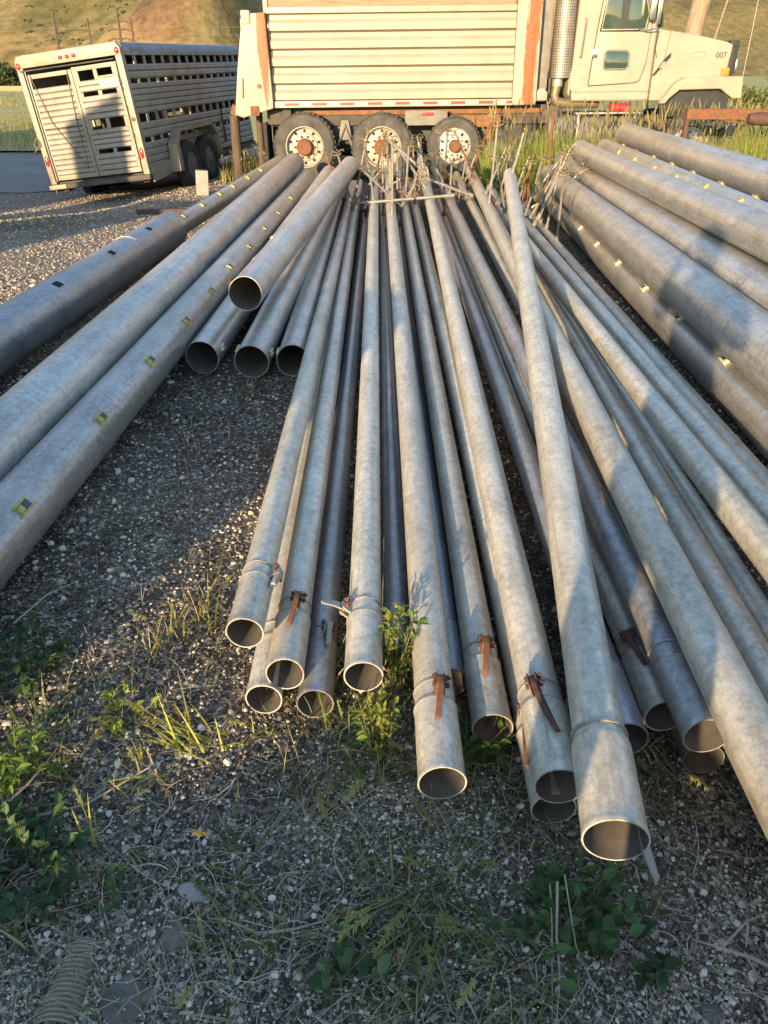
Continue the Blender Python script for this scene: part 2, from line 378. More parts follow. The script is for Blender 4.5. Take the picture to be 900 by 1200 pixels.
def ground_mat():
    m, nt, b = new_mat('gravel_ground')
    a = N(nt, 'ShaderNodeAttribute'); a.attribute_name = 'col'
    sp = N(nt, 'ShaderNodeSeparateColor'); nt.links.new(a.outputs['Color'], sp.inputs[0])
    v = coords(nt)
    def vor(s, feat='F1'):
        n = N(nt, 'ShaderNodeTexVoronoi'); n.inputs['Scale'].default_value = s; n.feature = feat; nt.links.new(v, n.inputs['Vector']); return n
    v1 = vor(75); v2 = vor(160)
    g1 = N(nt, 'ShaderNodeSeparateColor'); nt.links.new(v1.outputs['Color'], g1.inputs[0])
    g2 = N(nt, 'ShaderNodeSeparateColor'); nt.links.new(v2.outputs['Color'], g2.inputs[0])
    dark = ramp(nt, g1.outputs[0], [(0, (.047, .038, .029)), (.6, (.13, .106, .078)), (.86, (.23, .195, .148)), (.95, (.48, .43, .345))])
    pale = ramp(nt, g1.outputs[1], [(0, (.14, .115, .087)), (.5, (.27, .225, .17)), (1, (.46, .40, .32))])
    fine = ramp(nt, g2.outputs[0], [(0, (.55,)), (1, (1.25,))])
    c = mixc(nt, sp.outputs[0], dark, pale)
    chip = ramp(nt, g2.outputs[1], [(.55, (0,)), (.75, (1,))])
    ck = mixc(nt, 1.0, chip, sp.outputs[2], 'MULTIPLY')
    c = mixc(nt, ck, c, (.40, .355, .275))
    c = mixc(nt, .8, c, fine, 'MULTIPLY')
    gr = ramp(nt, noise(nt, v, 9, 6, .7), [(.3, (.035, .042, .014)), (.55, (.085, .095, .03)), (.75, (.20, .16, .075))])
    gk = N(nt, 'ShaderNodeMath', operation='MULTIPLY'); nt.links.new(sp.outputs[1], gk.inputs[0])
    nt.links.new(ramp(nt, noise(nt, v, 30, 4, .7), [(.35, (.45,)), (.6, (1,))]), gk.inputs[1])
    c = mixc(nt, gk.outputs[0], c, gr)
    soil = ramp(nt, noise(nt, v, 2.1, 5, .65), [(.35, (.72, .69, .66)), (.7, (1.15, 1.12, 1.08))])
    c = mixc(nt, 1, c, soil, 'MULTIPLY')
    setc(nt, b, c); b.inputs['Roughness'].default_value = .92; b.inputs['Specular IOR Level'].default_value = .2
    n1 = bump(nt, b, v1.outputs['Distance'], .8, .006)
    bump(nt, b, noise(nt, v, 45, 5, .7), .5, .008, n1)
    return m
gnd = np_mesh('ground', gv, gf, ground_mat(), gm, smooth=True)
tag(gnd, kind='structure')

# road along the far left, lying 5 mm over the ground
def road_edge(x): return 15.2 + (fbm(x * .6, x * 0, 3, 3) - .5) * .7
rx = cat(np.linspace(-300, -30, 30), np.arange(-30, -2.4, .25))
ry = np.linspace(0, 1, 40)
RX, RT = np.meshgrid(rx, ry)
LO = road_edge(RX) + 3.2 * sstep(-4.4, -2.6, RX); HI = 22.4 + (fbm(RX * .5, RX * 0, 3, 8) - .5) * .6
RY = LO + (HI - LO) * RT
RZ = ground_h(RX, RY) * 1 + .012
v = np.stack([RX.ravel(), RY.ravel(), RZ.ravel()], 1); nx = len(rx)
i = (np.arange(nx - 1)[None, :] + nx * np.arange(len(ry) - 1)[:, None]).ravel()
M['asphalt'] = pmat('old_asphalt', (.15, .137, .118), (.24, .22, .19), 1.2, .9, 0, .4, bscale=120, bdist=.004, dirt=(.23, .205, .17), dirt_lo=.45, dirt_hi=.75)
road = np_mesh('road', v, np.stack([i, i + 1, i + 1 + nx, i + nx], 1), M['asphalt'], smooth=True); tag(road, kind='structure')
M['roadpaint'] = pmat('road_paint', (.55, .55, .52), (.7, .7, .66), 9, .8, 0, .1)
for x0 in (-12.6, -19.0, -25.5):
    xs = np.linspace(x0, x0 + 2.6, 12); vv = []; ff = []
    for k, x in enumerate(xs):
        for yy in (21.2, 21.36): vv.append((x, yy, gz(x, yy) + .018))
    for k in range(11): ff.append((2 * k, 2 * k + 2, 2 * k + 3, 2 * k + 1))
    o = np_mesh('road_marking', np.array(vv), np.array(ff), M['roadpaint']); tag(o, kind='structure')

# field beyond the road and meadow behind the truck
M['fieldgrass'] = pmat('field_grass', (.26, .25, .06), (.42, .36, .11), .5, .9, 0, .2, (1, .25, 1), dirt=(.46, .36, .14), dirt_lo=.5, dirt_hi=.75, bscale=8, bdist=.02)
for nm_, fx in (('field', cat(np.linspace(-900, -40, 40), np.arange(-40, -1.9, 1.0))), ('meadow', cat(np.arange(-1.9, 40, 1.0), np.linspace(40, 900, 40)))):
    fy = cat(np.linspace(23.4 if nm_ == 'field' else 25.5, 40, 20), np.linspace(40, 150, 30), np.linspace(150, 640, 20))
    fv, ff_ = grid_mesh(fx, fy, lambda x, y: ground_h(x, y) * (y < 60) + .05 + .12 * sstep(24, 40, y))
    fo = np_mesh(nm_, fv, ff_, M['fieldgrass'], smooth=True); tag(fo, kind='structure')

# hills
def spur(x, y):
    xx = x + 5 * (fbm(x / 5, y / 8, 4, 88) - .5)
    return 12 * np.exp(-((y - 186) / 12) ** 2) * sstep(-64, -36, xx) * sstep(-26, -33.5, xx)
def hill_parts(x, y):
    n = fbm(x / 170 + 7, y / 240, 4, 40)
    wx = x + 26 * (fbm(x / 60, y / 60, 3, 44) - .5)
    rid = 1 - np.abs(2 * fbm(wx / 88 + y / 500 + 3, y / 420 + 2, 3, 50) - 1)
    rid2 = 1 - np.abs(2 * fbm(wx / 24 + y / 220, y / 190 + 5, 3, 61) - 1)
    return n, rid, rid2
def hill_h(x, y):
    n, rid, rid2 = hill_parts(x, y)
    t = np.clip((y - 168 - 50 * (n - .5)) / 600, 0, None)
    base = 175 * t ** .92 * (.65 + .7 * n)
    sp = 34 * rid ** 2 * sstep(175, 340, y) + 13 * rid2 ** 2 * sstep(195, 270, y) * (1 - .75 * sstep(40, 90, x))
    return np.where(y < 150, -1, base + sp + spur(x, y) - 1.2 + 2.0 * (fbm(x / 9, y / 9, 3, 71) - .5) * sstep(160, 200, y))
hx = np.concatenate([np.arange(-560, -140, 5.0), np.arange(-140, 160, 2.2), np.arange(160, 561, 5.0)]); hy = cat(np.arange(140, 300, 2.4), np.arange(300, 420, 4), np.arange(420, 900, 9))
hv, hf = grid_mesh(hx, hy, hill_h)
_n, _r, _r2 = hill_parts(hv[:, 0], hv[:, 1])
gul = sstep(.60, .36, _r2 + .30 * (fbm(hv[:, 0] / 7, hv[:, 1] / 7, 4, 97) - .5)) * (1 - .8 * sstep(50, 100, hv[:, 0]))
bare = np.clip(sstep(2.2, 6, spur(hv[:, 0], hv[:, 1])) + sstep(28, 60, hv[:, 0]) * sstep(.78, .52, fbm(hv[:, 0] / 70 + hv[:, 1] / 120, hv[:, 1] / 60, 3, 99)), 0, 1)
grn = sstep(.50, .62, fbm(hv[:, 0] / 55 - hv[:, 1] / 90, hv[:, 1] / 70, 4, 101))
hcol = np.stack([gul, bare, grn], 1)
def hill_mat():
    m, nt, b = new_mat('dry_hillside')
    v = coords(nt, (.25, .25, .25)); vs = coords(nt, (.25, .075, .15))
    a = N(nt, 'ShaderNodeAttribute'); a.attribute_name = 'col'
    s_ = N(nt, 'ShaderNodeSeparateColor'); nt.links.new(a.outputs['Color'], s_.inputs[0])
    c = ramp(nt, noise(nt, v, .03, 7, .65), [(.3, (.23, .15, .062)), (.5, (.31, .215, .095)), (.7, (.19, .125, .06))])
    gm_ = N(nt, 'ShaderNodeMath', operation='MULTIPLY'); nt.links.new(s_.outputs[2], gm_.inputs[0]); gm_.inputs[1].default_value = .7
    c = mixc(nt, s_.outputs[1], c, ramp(nt, noise(nt, v, .08, 6, .7), [(.35, (.085, .05, .028)), (.65, (.15, .095, .055))]))
    c = mixc(nt, gm_.outputs[0], c, ramp(nt, noise(nt, v, .12, 5, .7), [(.35, (.095, .10, .045)), (.65, (.19, .165, .07))]))
    gk = N(nt, 'ShaderNodeMath', operation='MULTIPLY'); nt.links.new(s_.outputs[0], gk.inputs[0])
    nt.links.new(ramp(nt, noise(nt, v, .35, 5, .75), [(.42, (0,)), (.56, (.85,))]), gk.inputs[1])
    c = mixc(nt, gk.outputs[0], c, (.085, .085, .03))
    f = ramp(nt, noise(nt, v, .7, 6, .78), [(.34, (.5,)), (.66, (1.35,))])
    c = mixc(nt, .8, c, f, 'MULTIPLY')
    setc(nt, b, c); b.inputs['Roughness'].default_value = 1; b.inputs['Specular IOR Level'].default_value = .1
    n1 = bump(nt, b, noise(nt, v, .25, 6, .7), .3, 4.0)
    bump(nt, b, noise(nt, vs, .05, 5, .65), .35, 16.0, n1)
    return m
HS = 4.0
hl = np_mesh('hills', hv * HS, hf, hill_mat(), hcol, smooth=True); tag(hl, kind='structure')

# ---------------------------------------------------------------- loose gravel, litter (nobody could count them)
def ico():
    bm = bmesh.new(); bmesh.ops.create_icosphere(bm, subdivisions=1, radius=1)
    v = np.array([p.co[:] for p in bm.verts]); f = np.array([[q.index for q in p.verts] for p in bm.faces]); bm.free(); return v, f
ICV, ICF = ico()
def blobs(pos, size, flat, col, jit=.22):
    n = len(pos)
    v = np.repeat(ICV[None], n, 0) * (1 + (RNG.random((n, 12, 1)) - .5) * 2 * jit)
    s = size[:, None] * np.stack([.8 + .5 * RNG.random(n), .7 + .4 * RNG.random(n), flat], 1)
    v = v * s[:, None, :]
    a = RNG.random(n) * 2 * PI; ca, sa = np.cos(a)[:, None], np.sin(a)[:, None]
    t = (RNG.random(n) - .5)[:, None] * .9
    x, y, z = v[..., 0], v[..., 1], v[..., 2]
    x, z = x * np.cos(t) - z * np.sin(t), x * np.sin(t) + z * np.cos(t)
    v = np.stack([x * ca - y * sa, x * sa + y * ca, z], 2) + pos[:, None, :]
    f = ICF[None] + (np.arange(n) * 12)[:, None, None]
    return v.reshape(-1, 3), f.reshape(-1, 3), np.repeat(col, 12, 0)
def scatter(n, y0, y1, halfang=.62, power=1.6):
    y = y0 * (y1 / y0) ** (RNG.random(n) ** .9)
    x = (RNG.random(n) - .5) * 2 * halfang * (y + .75); return x, y
nst = 100000
x, y = scatter(nst, .62, 7.5)
d = np.hypot(x, y)
pm, gmk, ch = ground_masks(x, y)
size = (.0019 + .0038 * RNG.random(nst) ** 2.4) * (1 + .30 * np.clip(d - 1, 0, 6))
bigs = RNG.random(nst) < .055; size = np.where(bigs, size * 1.9, size)
k = RNG.random(nst); tone = RNG.random(nst)
palep = np.clip(.17 + .42 * ch + .5 * pm + .10 * bigs, 0, .9)
col = np.where((k < palep)[:, None], (np.array([.38, .34, .27]) + tone[:, None] * np.array([.44, .395, .315])),
               np.array([.062, .05, .037]) + (tone[:, None] ** 1.6) * np.array([.28, .23, .17]))
tan = ((pm > .4) & (RNG.random(nst) < .8))[:, None]
col = np.where(tan, np.array([.18, .15, .115]) + tone[:, None] * np.array([.32, .275, .21]), col)
flat = .30 + .5 * RNG.random(nst)
pos = np.stack([x, y, ground_h(x, y) + size * .4], 1)
gv_, gf_, gc_ = blobs(pos, size, flat, col)
# pale gravel patch at the left
n2 = 30000
x2 = -1.9 - 6.5 * RNG.random(n2) ** .8; y2 = 5.0 + 10.0 * RNG.random(n2) ** 1.25
sz2 = .006 + .010 * RNG.random(n2) ** 2; tone = RNG.random(n2)[:, None]
c2 = np.array([.18, .15, .115]) + tone * np.array([.32, .275, .21])
v2, f2, cc2 = blobs(np.stack([x2, y2, ground_h(x2, y2) + sz2 * .25], 1), sz2, .5 + .3 * RNG.random(n2), c2)
o = np_mesh('gravel', np.concatenate([gv_, v2]), np.concatenate([gf_, f2 + len(gv_)]), M['pebble'], np.concatenate([gc_, cc2]))
tag(o, kind='stuff')

def ribbons(base, length, az, lean, curve, width, c0, c1, seg=4, taper=.9, wmid=0, sway=0):
    """grass blades: bent tapering ribbons"""
    n = len(base); t = np.linspace(0, 1, seg + 1)
    ph = lean[:, None] + curve[:, None] * t[None]
    ds = length[:, None] / seg
    r = np.concatenate([np.zeros((n, 1)), np.cumsum(np.sin((ph[:, 1:] + ph[:, :-1]) / 2) * ds, 1)], 1)
    z = np.concatenate([np.zeros((n, 1)), np.cumsum(np.cos((ph[:, 1:] + ph[:, :-1]) / 2) * ds, 1)], 1)
    aa = az[:, None] + (RNG.random(n)[:, None] - .5) * 2 * sway * t[None]
    ca, sa = np.cos(aa), np.sin(aa)
    tw = (RNG.random(n)[:, None] - .5) * 1.6
    cx = base[:, 0:1] + r * ca; cy = base[:, 1:2] + r * sa; cz = base[:, 2:3] + z
    w = width[:, None] * .5 * (1 - taper * t[None] ** 1.6 + wmid * np.sin(PI * t[None]))
    px, py = -np.sin(az[:, None] + tw), np.cos(az[:, None] + tw)
    L = np.stack([cx + px * w, cy + py * w, cz], 2); Rr = np.stack([cx - px * w, cy - py * w, cz + w * .3], 2)
    v = np.stack([L, Rr], 2).reshape(n, -1, 3)
    f = np.array([[2 * i, 2 * i + 1, 2 * i + 3, 2 * i + 2] for i in range(seg)])
    F = (f[None] + (np.arange(n) * 2 * (seg + 1))[:, None, None]).reshape(-1, 4)
    tt = np.repeat(t, 2)[None, :, None]
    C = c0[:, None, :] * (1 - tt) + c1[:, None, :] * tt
    return v.reshape(-1, 3), F, C.reshape(-1, 3)
def joinm(parts):
    o = 0; V = []; F = []; C = []
    for v, f, c in parts: V.append(v); F.append(f + o); C.append(c); o += len(v)
    return np.concatenate(V), np.concatenate(F), np.concatenate(C)
nl = 8500
x, y = scatter(nl, .62, 4.6)
keep = fbm(x * 1.6 + 9, y * 1.6, 4, 77) + .12 * sstep(2.4, 1.0, y) > .48 + .2 * RNG.random(nl) - .1
x, y = x[keep], y[keep]; nl = len(x)
tone = RNG.random(nl)[:, None]
c0 = np.array([.26, .225, .17]) + tone * np.array([.40, .36, .285])
v, f, c = ribbons(np.stack([x, y, ground_h(x, y) + .006 + .014 * RNG.random(nl)], 1), .025 + .13 * RNG.random(nl) ** 2, RNG.random(nl) * 2 * PI,
                  R(78) + R(16) * RNG.random(nl), (RNG.random(nl) - .5) * .5, .0010 + .0020 * RNG.random(nl) ** 2, c0, c0 * .95, seg=4, taper=.5, sway=1.6)
o = np_mesh('dry_grass_litter', v, f, M['litter'], c); tag(o, kind='stuff')

# tall grass in front of and under the truck, and the verges
def grass_patch(n, fx, hmin, hmax, seed, green, dry, dryp=.25, width=.007, stalk=.12):
    x, y = fx(n); k = fbm(x * 1.1, y * 1.1, 3, seed)
    n = len(x); hh = (hmin + (hmax - hmin) * RNG.random(n)) * (.55 + .8 * k)
    isd = RNG.random(n) < dryp + .3 * (k < .42)
    tone = (.7 + .6 * RNG.random(n))[:, None]
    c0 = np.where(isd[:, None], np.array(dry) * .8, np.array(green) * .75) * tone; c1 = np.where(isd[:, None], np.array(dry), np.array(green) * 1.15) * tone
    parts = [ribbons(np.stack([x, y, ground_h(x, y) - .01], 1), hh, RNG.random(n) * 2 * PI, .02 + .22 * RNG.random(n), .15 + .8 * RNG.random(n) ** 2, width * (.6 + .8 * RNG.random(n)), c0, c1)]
    m = int(n * stalk)
    if m == 0: return joinm(parts)
    idx = RNG.choice(n, m, replace=False)
    # seed stalks with a head
    hs = hmax * (.8 + .5 * RNG.random(m)); az = RNG.random(m) * 2 * PI; ln = .03 + .1 * RNG.random(m)
    b = np.stack([x[idx], y[idx], ground_h(x[idx], y[idx])], 1)
    cc = np.array([.22, .19, .075]) * (.7 + .6 * RNG.random(m))[:, None]
    parts.append(ribbons(b, hs, az, ln, ln * 0 + .15, np.full(m, width * .35), cc * .8, cc, taper=.3))
    top = b + np.stack([np.sin(ln + .07) * hs * np.cos(az), np.sin(ln + .07) * hs * np.sin(az), np.cos(ln + .07) * hs * .97], 1)
    parts.append(ribbons(top, hs * .14, az, ln, ln * 0 + .5, np.full(m, width * 1.4), cc, cc * 1.2, taper=.8, wmid=.5))
    return joinm(parts)
def reg(x0, x1, y0, y1, dens=None):
    def f(n):
        x = x0 + (x1 - x0) * RNG.random(n); y = y0 + (y1 - y0) * RNG.random(n)
        if dens is not None:
            k = RNG.random(n) < dens(x, y); x, y = x[k], y[k]
        return x, y
    return f
GREEN = (.25, .295, .065); DRY = (.42, .35, .16)
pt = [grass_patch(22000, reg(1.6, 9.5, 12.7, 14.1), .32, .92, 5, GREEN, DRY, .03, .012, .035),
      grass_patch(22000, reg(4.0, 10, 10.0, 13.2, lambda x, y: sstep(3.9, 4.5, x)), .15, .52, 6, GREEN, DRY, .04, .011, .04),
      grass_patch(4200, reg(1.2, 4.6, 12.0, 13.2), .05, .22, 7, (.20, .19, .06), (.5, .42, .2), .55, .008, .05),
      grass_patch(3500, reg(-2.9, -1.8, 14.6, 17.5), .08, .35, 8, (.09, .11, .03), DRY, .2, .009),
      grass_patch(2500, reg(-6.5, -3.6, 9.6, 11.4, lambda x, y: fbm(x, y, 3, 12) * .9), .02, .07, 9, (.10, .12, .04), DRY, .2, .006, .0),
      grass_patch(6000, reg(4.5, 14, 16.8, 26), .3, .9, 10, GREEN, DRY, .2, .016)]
v, f, c = joinm(pt)
o = np_mesh('tall_grass', v, f, M['leaf'], c); tag(o, kind='stuff')
# grass of the field edge beyond the road
v, f, c = joinm([grass_patch(9000, reg(-26, -7, 23.4, 40), .15, .45, 13, (.20, .20, .055), (.42, .33, .12), .3, .02), grass_patch(12000, reg(-58, -22, 38, 86), .2, .5, 14, (.22, .215, .06), (.45, .34, .12), .3, .05)])
o = np_mesh('field_grass', v, f, M['leaf'], c); tag(o, kind='stuff')

# thin weeds and dry stems growing everywhere between the stones
ns_ = 16000
x, y = scatter(ns_, .62, 4.8)
kk = RNG.random(ns_) < sstep(.44, .66, fbm(x * 2.1 + 31, y * 2.1, 4, 141)) * .8 + .05
x, y = x[kk], y[kk]; ns_ = len(x); isd = RNG.random(ns_) < .5; tone = (.6 + .8 * RNG.random(ns_))[:, None]
c0 = np.where(isd[:, None], np.array([.36, .30, .19]), np.array([.13, .165, .045])) * tone
v, f, c = ribbons(np.stack([x, y, ground_h(x, y)], 1), .025 + .10 * RNG.random(ns_) ** 1.8, RNG.random(ns_) * 2 * PI, .1 + 1.2 * RNG.random(ns_), .9 * RNG.random(ns_), .0014 + .0030 * RNG.random(ns_) ** 2, c0, c0 * 1.25, seg=4, sway=.8)
o = np_mesh('sparse_weeds', v, f, M['leaf'], c); tag(o, 'thin green and dry blades scattered through the foreground gravel', 'grass', None, 'stuff')

# scrub on the far slopes
nb = 9000
bx = (RNG.random(nb) - .5) * 700; by = 185 + 380 * RNG.random(nb) ** 1.3
kk = (hill_parts(bx, by)[2] < .52) & (spur(bx, by) < 3) & (bx < 75); bx, by = bx[kk], by[kk]; nb = len(bx)
reps = 4
px_ = np.repeat(bx, reps) + RNG.normal(0, .5, nb * reps); py_ = np.repeat(by, reps) + RNG.normal(0, .5, nb * reps)
sz = .5 + .9 * RNG.random(nb * reps)
cb = np.array([.045, .058, .02]) * (.6 + .8 * RNG.random(nb * reps))[:, None]
v, f, c = blobs(np.stack([px_ * HS, py_ * HS, hill_h(px_, py_) * HS + sz * .3], 1), sz, .7 + .3 * RNG.random(nb * reps), cb, .4)
o = np_mesh('hillside_scrub', v, f, M['bush'], c); tag(o, kind='stuff')
PIPES = {
    'L1a': ((-2.581, -0.237, 0.19), (-2.308, 8.77, 0.19), 0.175, [(5.81, 26), (6.93, 28), (8.04, 22)]),
    'L1b': ((-2.296, 8.316, 0.19), (-1.558, 12.9, 0.486), 0.105, [(0.52, 29), (1.09, 30), (1.7, 26), (2.19, 29), (2.79, 31), (3.37, 32)]),
    'L2': ((-1.752, 1.076, 0.182), (-1.345, 12.6, 0.478), 0.15, []),
    'L3': ((-1.489, 1.142, 0.127), (-1.086, 11.807, 0.343), 0.125, [(1.37, 45), (2.19, 47), (2.96, 45), (3.71, 47), (4.42, 46), (5.1, 41), (5.87, 48), (6.68, 46), (7.52, 47), (8.48, 42)]),
    'L4': ((-1.137, 4.647, 0.11), (-0.751, 11.487, 0.459), 0.105, [(1.59, -49), (2.05, -40), (2.73, -20), (3.6, 15)]),
    'L5': ((-0.815, 4.56, 0.112), (-0.567, 10.971, 0.435), 0.105, []),
    'L6': ((-0.562, 4.6, 0.106), (-0.619, 11.582, 0.18), 0.103, []),
    'T': ((-0.895, 5.003, 0.418), (-0.433, 10.735, 0.631), 0.11, []),
    'B0': ((-0.351, 1.678, 0.062), (-0.471, 12.4, 0.053), 0.05, []),
    'B1': ((-0.405, 1.764, 0.239), (-0.449, 12.1, 0.26), 0.05, []),
    'B2': ((-0.286, 1.696, 0.143), (-0.376, 12.6, 0.22), 0.052, []),
    'B3': ((-0.201, 1.667, 0.055), (-0.246, 12.0, 0.061), 0.05, []),
    'B4': ((-0.059, 1.677, 0.15), (-0.131, 11.618, 0.45), 0.052, []),
    'B5': ((0.043, 1.854, 0.055), (-0.022, 12.5, 0.061), 0.048, []),
    'B6': ((0.143, 1.313, 0.131), (0.049, 11.943, 0.45), 0.055, []),
    'B7': ((0.198, 1.759, 0.054), (0.149, 12.8, 0.061), 0.05, []),
    'B8': ((0.299, 1.544, 0.081), (0.216, 12.441, 0.4), 0.052, []),
    'B9': ((0.424, 1.299, 0.055), (0.373, 12.524, 0.25), 0.052, []),
    'B10': ((0.422, 1.273, 0.166), (0.562, 12.879, 0.5), 0.057, []),
    'B11': ((0.629, 1.436, 0.153), (0.66, 11.619, 0.152), 0.052, []),
    'B11c': ((0.681, 1.587, 0.053), (0.749, 11.591, 0.093), 0.05, []),
    'B12a': ((0.773, 1.561, 0.11), (0.861, 11.456, 0.066), 0.05, []),
    'S1': ((0.809, 1.394, 0.208), (0.757, 12.798, 0.4), 0.054, []),
    'S0': ((0.857, 1.461, 0.053), (0.987, 11.878, 0.06), 0.05, []),
    'BIG': ((0.492, 1.071, 0.236), (1.287, 8.557, 0.75), 0.063, []),
    'R0': ((0.935, 0.652, 0.115), (1.075, 12.361, 0.35), 0.055, []),
    'R1': ((0.829, 0.467, 0.303), (1.197, 12.004, 0.5), 0.064, []),
    'R2': ((1.056, 0.551, 0.123), (1.552, 12.13, 0.201), 0.055, []),
    'R3': ((1.2, 0.684, 0.059), (1.689, 12.065, 0.07), 0.055, []),
    'R4': ((1.239, 1.29, 0.3), (1.325, 9.399, 0.3), 0.058, []),
    'R5': ((1.466, 1.557, 0.179), (1.6, 10.616, 0.198), 0.055, []),
    'R6': ((1.594, 1.767, 0.12), (1.838, 11.028, 0.12), 0.055, []),
    'G1': ((1.851, 1.817, 0.133), (2.352, 11.952, 0.133), 0.13, [(2.35, -22), (3.22, -31), (4.09, -37), (5.01, -39), (5.9, -45), (6.81, -46), (7.67, -52)]),
    'G2': ((1.817, 1.93, 0.455), (2.3, 11.524, 0.414), 0.15, []),
    'G3': ((2.185, 2.856, 0.5), (2.744, 13.1, 0.468), 0.15, []),
    'G4': ((2.268, 1.756, 0.771), (2.632, 11.365, 0.754), 0.125, []),
    'G5': ((2.562, 2.784, 0.72), (3.211, 12.316, 0.72), 0.115, [(8.09, -58), (7.14, -62), (6.17, -61), (5.3, -60), (4.39, -46), (3.51, -45)]),
    'G6': ((3.028, 3.237, 0.856), (3.574, 12.595, 0.87), 0.15, [(8.97, -136), (8.17, -144), (7.19, -136), (6.35, -136), (5.53, -138), (4.62, -139), (3.74, -142)]),
}
PIPES.update({'H1': ((2.16, 2.2, .142), (2.64, 12.2, .142), .14, []), 'H2': ((2.46, 2.9, .142), (2.93, 12.4, .142), .14, []),
              'H3': ((2.80, 3.3, .142), (3.25, 12.5, .142), .14, [])})
PIPE_INFO = {   # name: (label, group, kind, style)
 'L1a': ("fat dull grey pipe with black empty gate holes, outermost on the left", 'gated'),
 'L1b': ("slimmer grey pipe with yellow gates running out of the fat left pipe's far end", 'gated'),
 'L2': ("long plain grey pipe between the hole-pierced pipe and the row of olive gates", 'gated'),
 'L3': ("long grey pipe with a row of olive yellow gates beside the bare gravel", 'gated'),
 'L4': ("grey pipe with pale clips, its dark open mouth leftmost on the gravel", 'gated'),
 'L5': ("grey pipe whose mouth lies on the gravel right below the raised mouth", 'gated'),
 'L6': ("sunlit tan pipe whose mouth is partly hidden by the thin pipes", 'gated'),
 'T': ("sunlit pipe lying on top of the left stack, its bright-rimmed mouth highest", 'gated'),
 'B0': ("thin pipe lying lowest on the gravel at the left edge of the thin bundle", 'thin'),
 'B1': ("thin pipe with a curved grey latch, outermost on the left of the thin bundle", 'thin'),
 'B2': ("thin pipe with an upright rusty hook, its mouth above the bundle's lowest left mouth", 'thin'),
 'B3': ("dark shaded thin pipe whose pale-rimmed mouth lies beside the flat latch plate", 'thin'),
 'B4': ("sunlit thin pipe with a flat grey latch plate sticking out to its left", 'thin'),
 'B5': ("dark thin pipe ending behind the tall yellow-flowered weed", 'thin'),
 'B6': ("sunlit thin pipe with rusty hook, its mouth jutting out alone over dry grass", 'thin'),
 'B7': ("dark low thin pipe just right of the lone jutting mouth", 'thin'),
 'B8': ("thin pipe with orange rusty hook, its dark mouth set back among green weeds", 'thin'),
 'B9': ("thin pipe with dark hook, its mouth tucked beneath the big brown hook's pipe", 'thin'),
 'B10': ("sunlit pipe with a big dark brown hook, left neighbour of the fattest front mouth", 'thin'),
 'B11': ("dark thin pipe running half hidden directly beneath the fat front pipe", 'thin'),
 'B11c': ("shaded thin pipe with its mouth just right of the fat front pipe", 'thin'),
 'B12a': ("shaded thin pipe with dark hook, its mouth set furthest back right of the fat pipe", 'thin'),
 'S1': ("blue-grey pipe with bolted latch, its mouth resting on another mouth at right", 'thin'),
 'S0': ("thin pipe lying on the ground with its mouth under the bolted latch pipe", 'thin'),
 'BIG': ("fat sunlit pipe slanting over the others, its wide ringed mouth nearest the viewer", 'thin'),
 'R0': ("low thin pipe with a sliver of sun along it under the thick right pipe", 'thin'),
 'R1': ("thick grey pipe leaving the frame at lower right, sunlit near its end", 'thin'),
 'R2': ("shaded blue-grey thin pipe right of the thick lower right pipe", 'thin'),
 'R3': ("dark thin pipe sunk in the gap between two raised shaded pipes", 'thin'),
 'R4': ("raised thin pipe with a bright sun patch near the right frame edge", 'thin'),
 'R5': ("thin pipe with a lit upper edge, second from the gated stack", 'thin'),
 'R6': ("thin pipe with a small sun patch lying closest to the right gated stack", 'thin'),
 'G1': ("grey gated pipe with pale yellow gates, lowest of the right stack", 'gated'),
 'G2': ("fat plain pipe with the sharp-edged shadow, next above the pale-gated pipe", 'gated'),
 'G3': ("fat dark-shadowed plain pipe in the middle of the right stack", 'gated'),
 'G4': ("plain pipe carrying the round head-shaped shadow in the right stack", 'gated'),
 'G5': ("pipe with bright yellow gates and pale bands near the top of the right stack", 'gated'),
 'G6': ("topmost fat pipe of the right stack, backed by green grass", 'gated'),
 'H1': ("ground-level pipe hidden below the two fat plain pipes of the right stack", 'gated'),
 'H2': ("ground-level pipe hidden below the head-shadow pipe of the right stack", 'gated'),
 'H3': ("ground-level pipe hidden below the topmost pipe of the right stack", 'gated'),
}
GRP = {'gated': 'wide gated irrigation pipes in the side stacks', 'thin': 'narrow sprinkler pipes in the middle bundle'}
def axes(p, q):
    a = (Vector(q) - Vector(p)); L = a.length; a.normalize()
    x = Vector((1, 0, 0)) - a * a.x; x.normalize(); y = a.cross(x)
    m = Matrix((x, y, a)).transposed().to_4x4(); m.translation = Vector(p); return m, L
def nvec(th): return Vector((math.sin(R(th)), -math.cos(R(th)), 0))
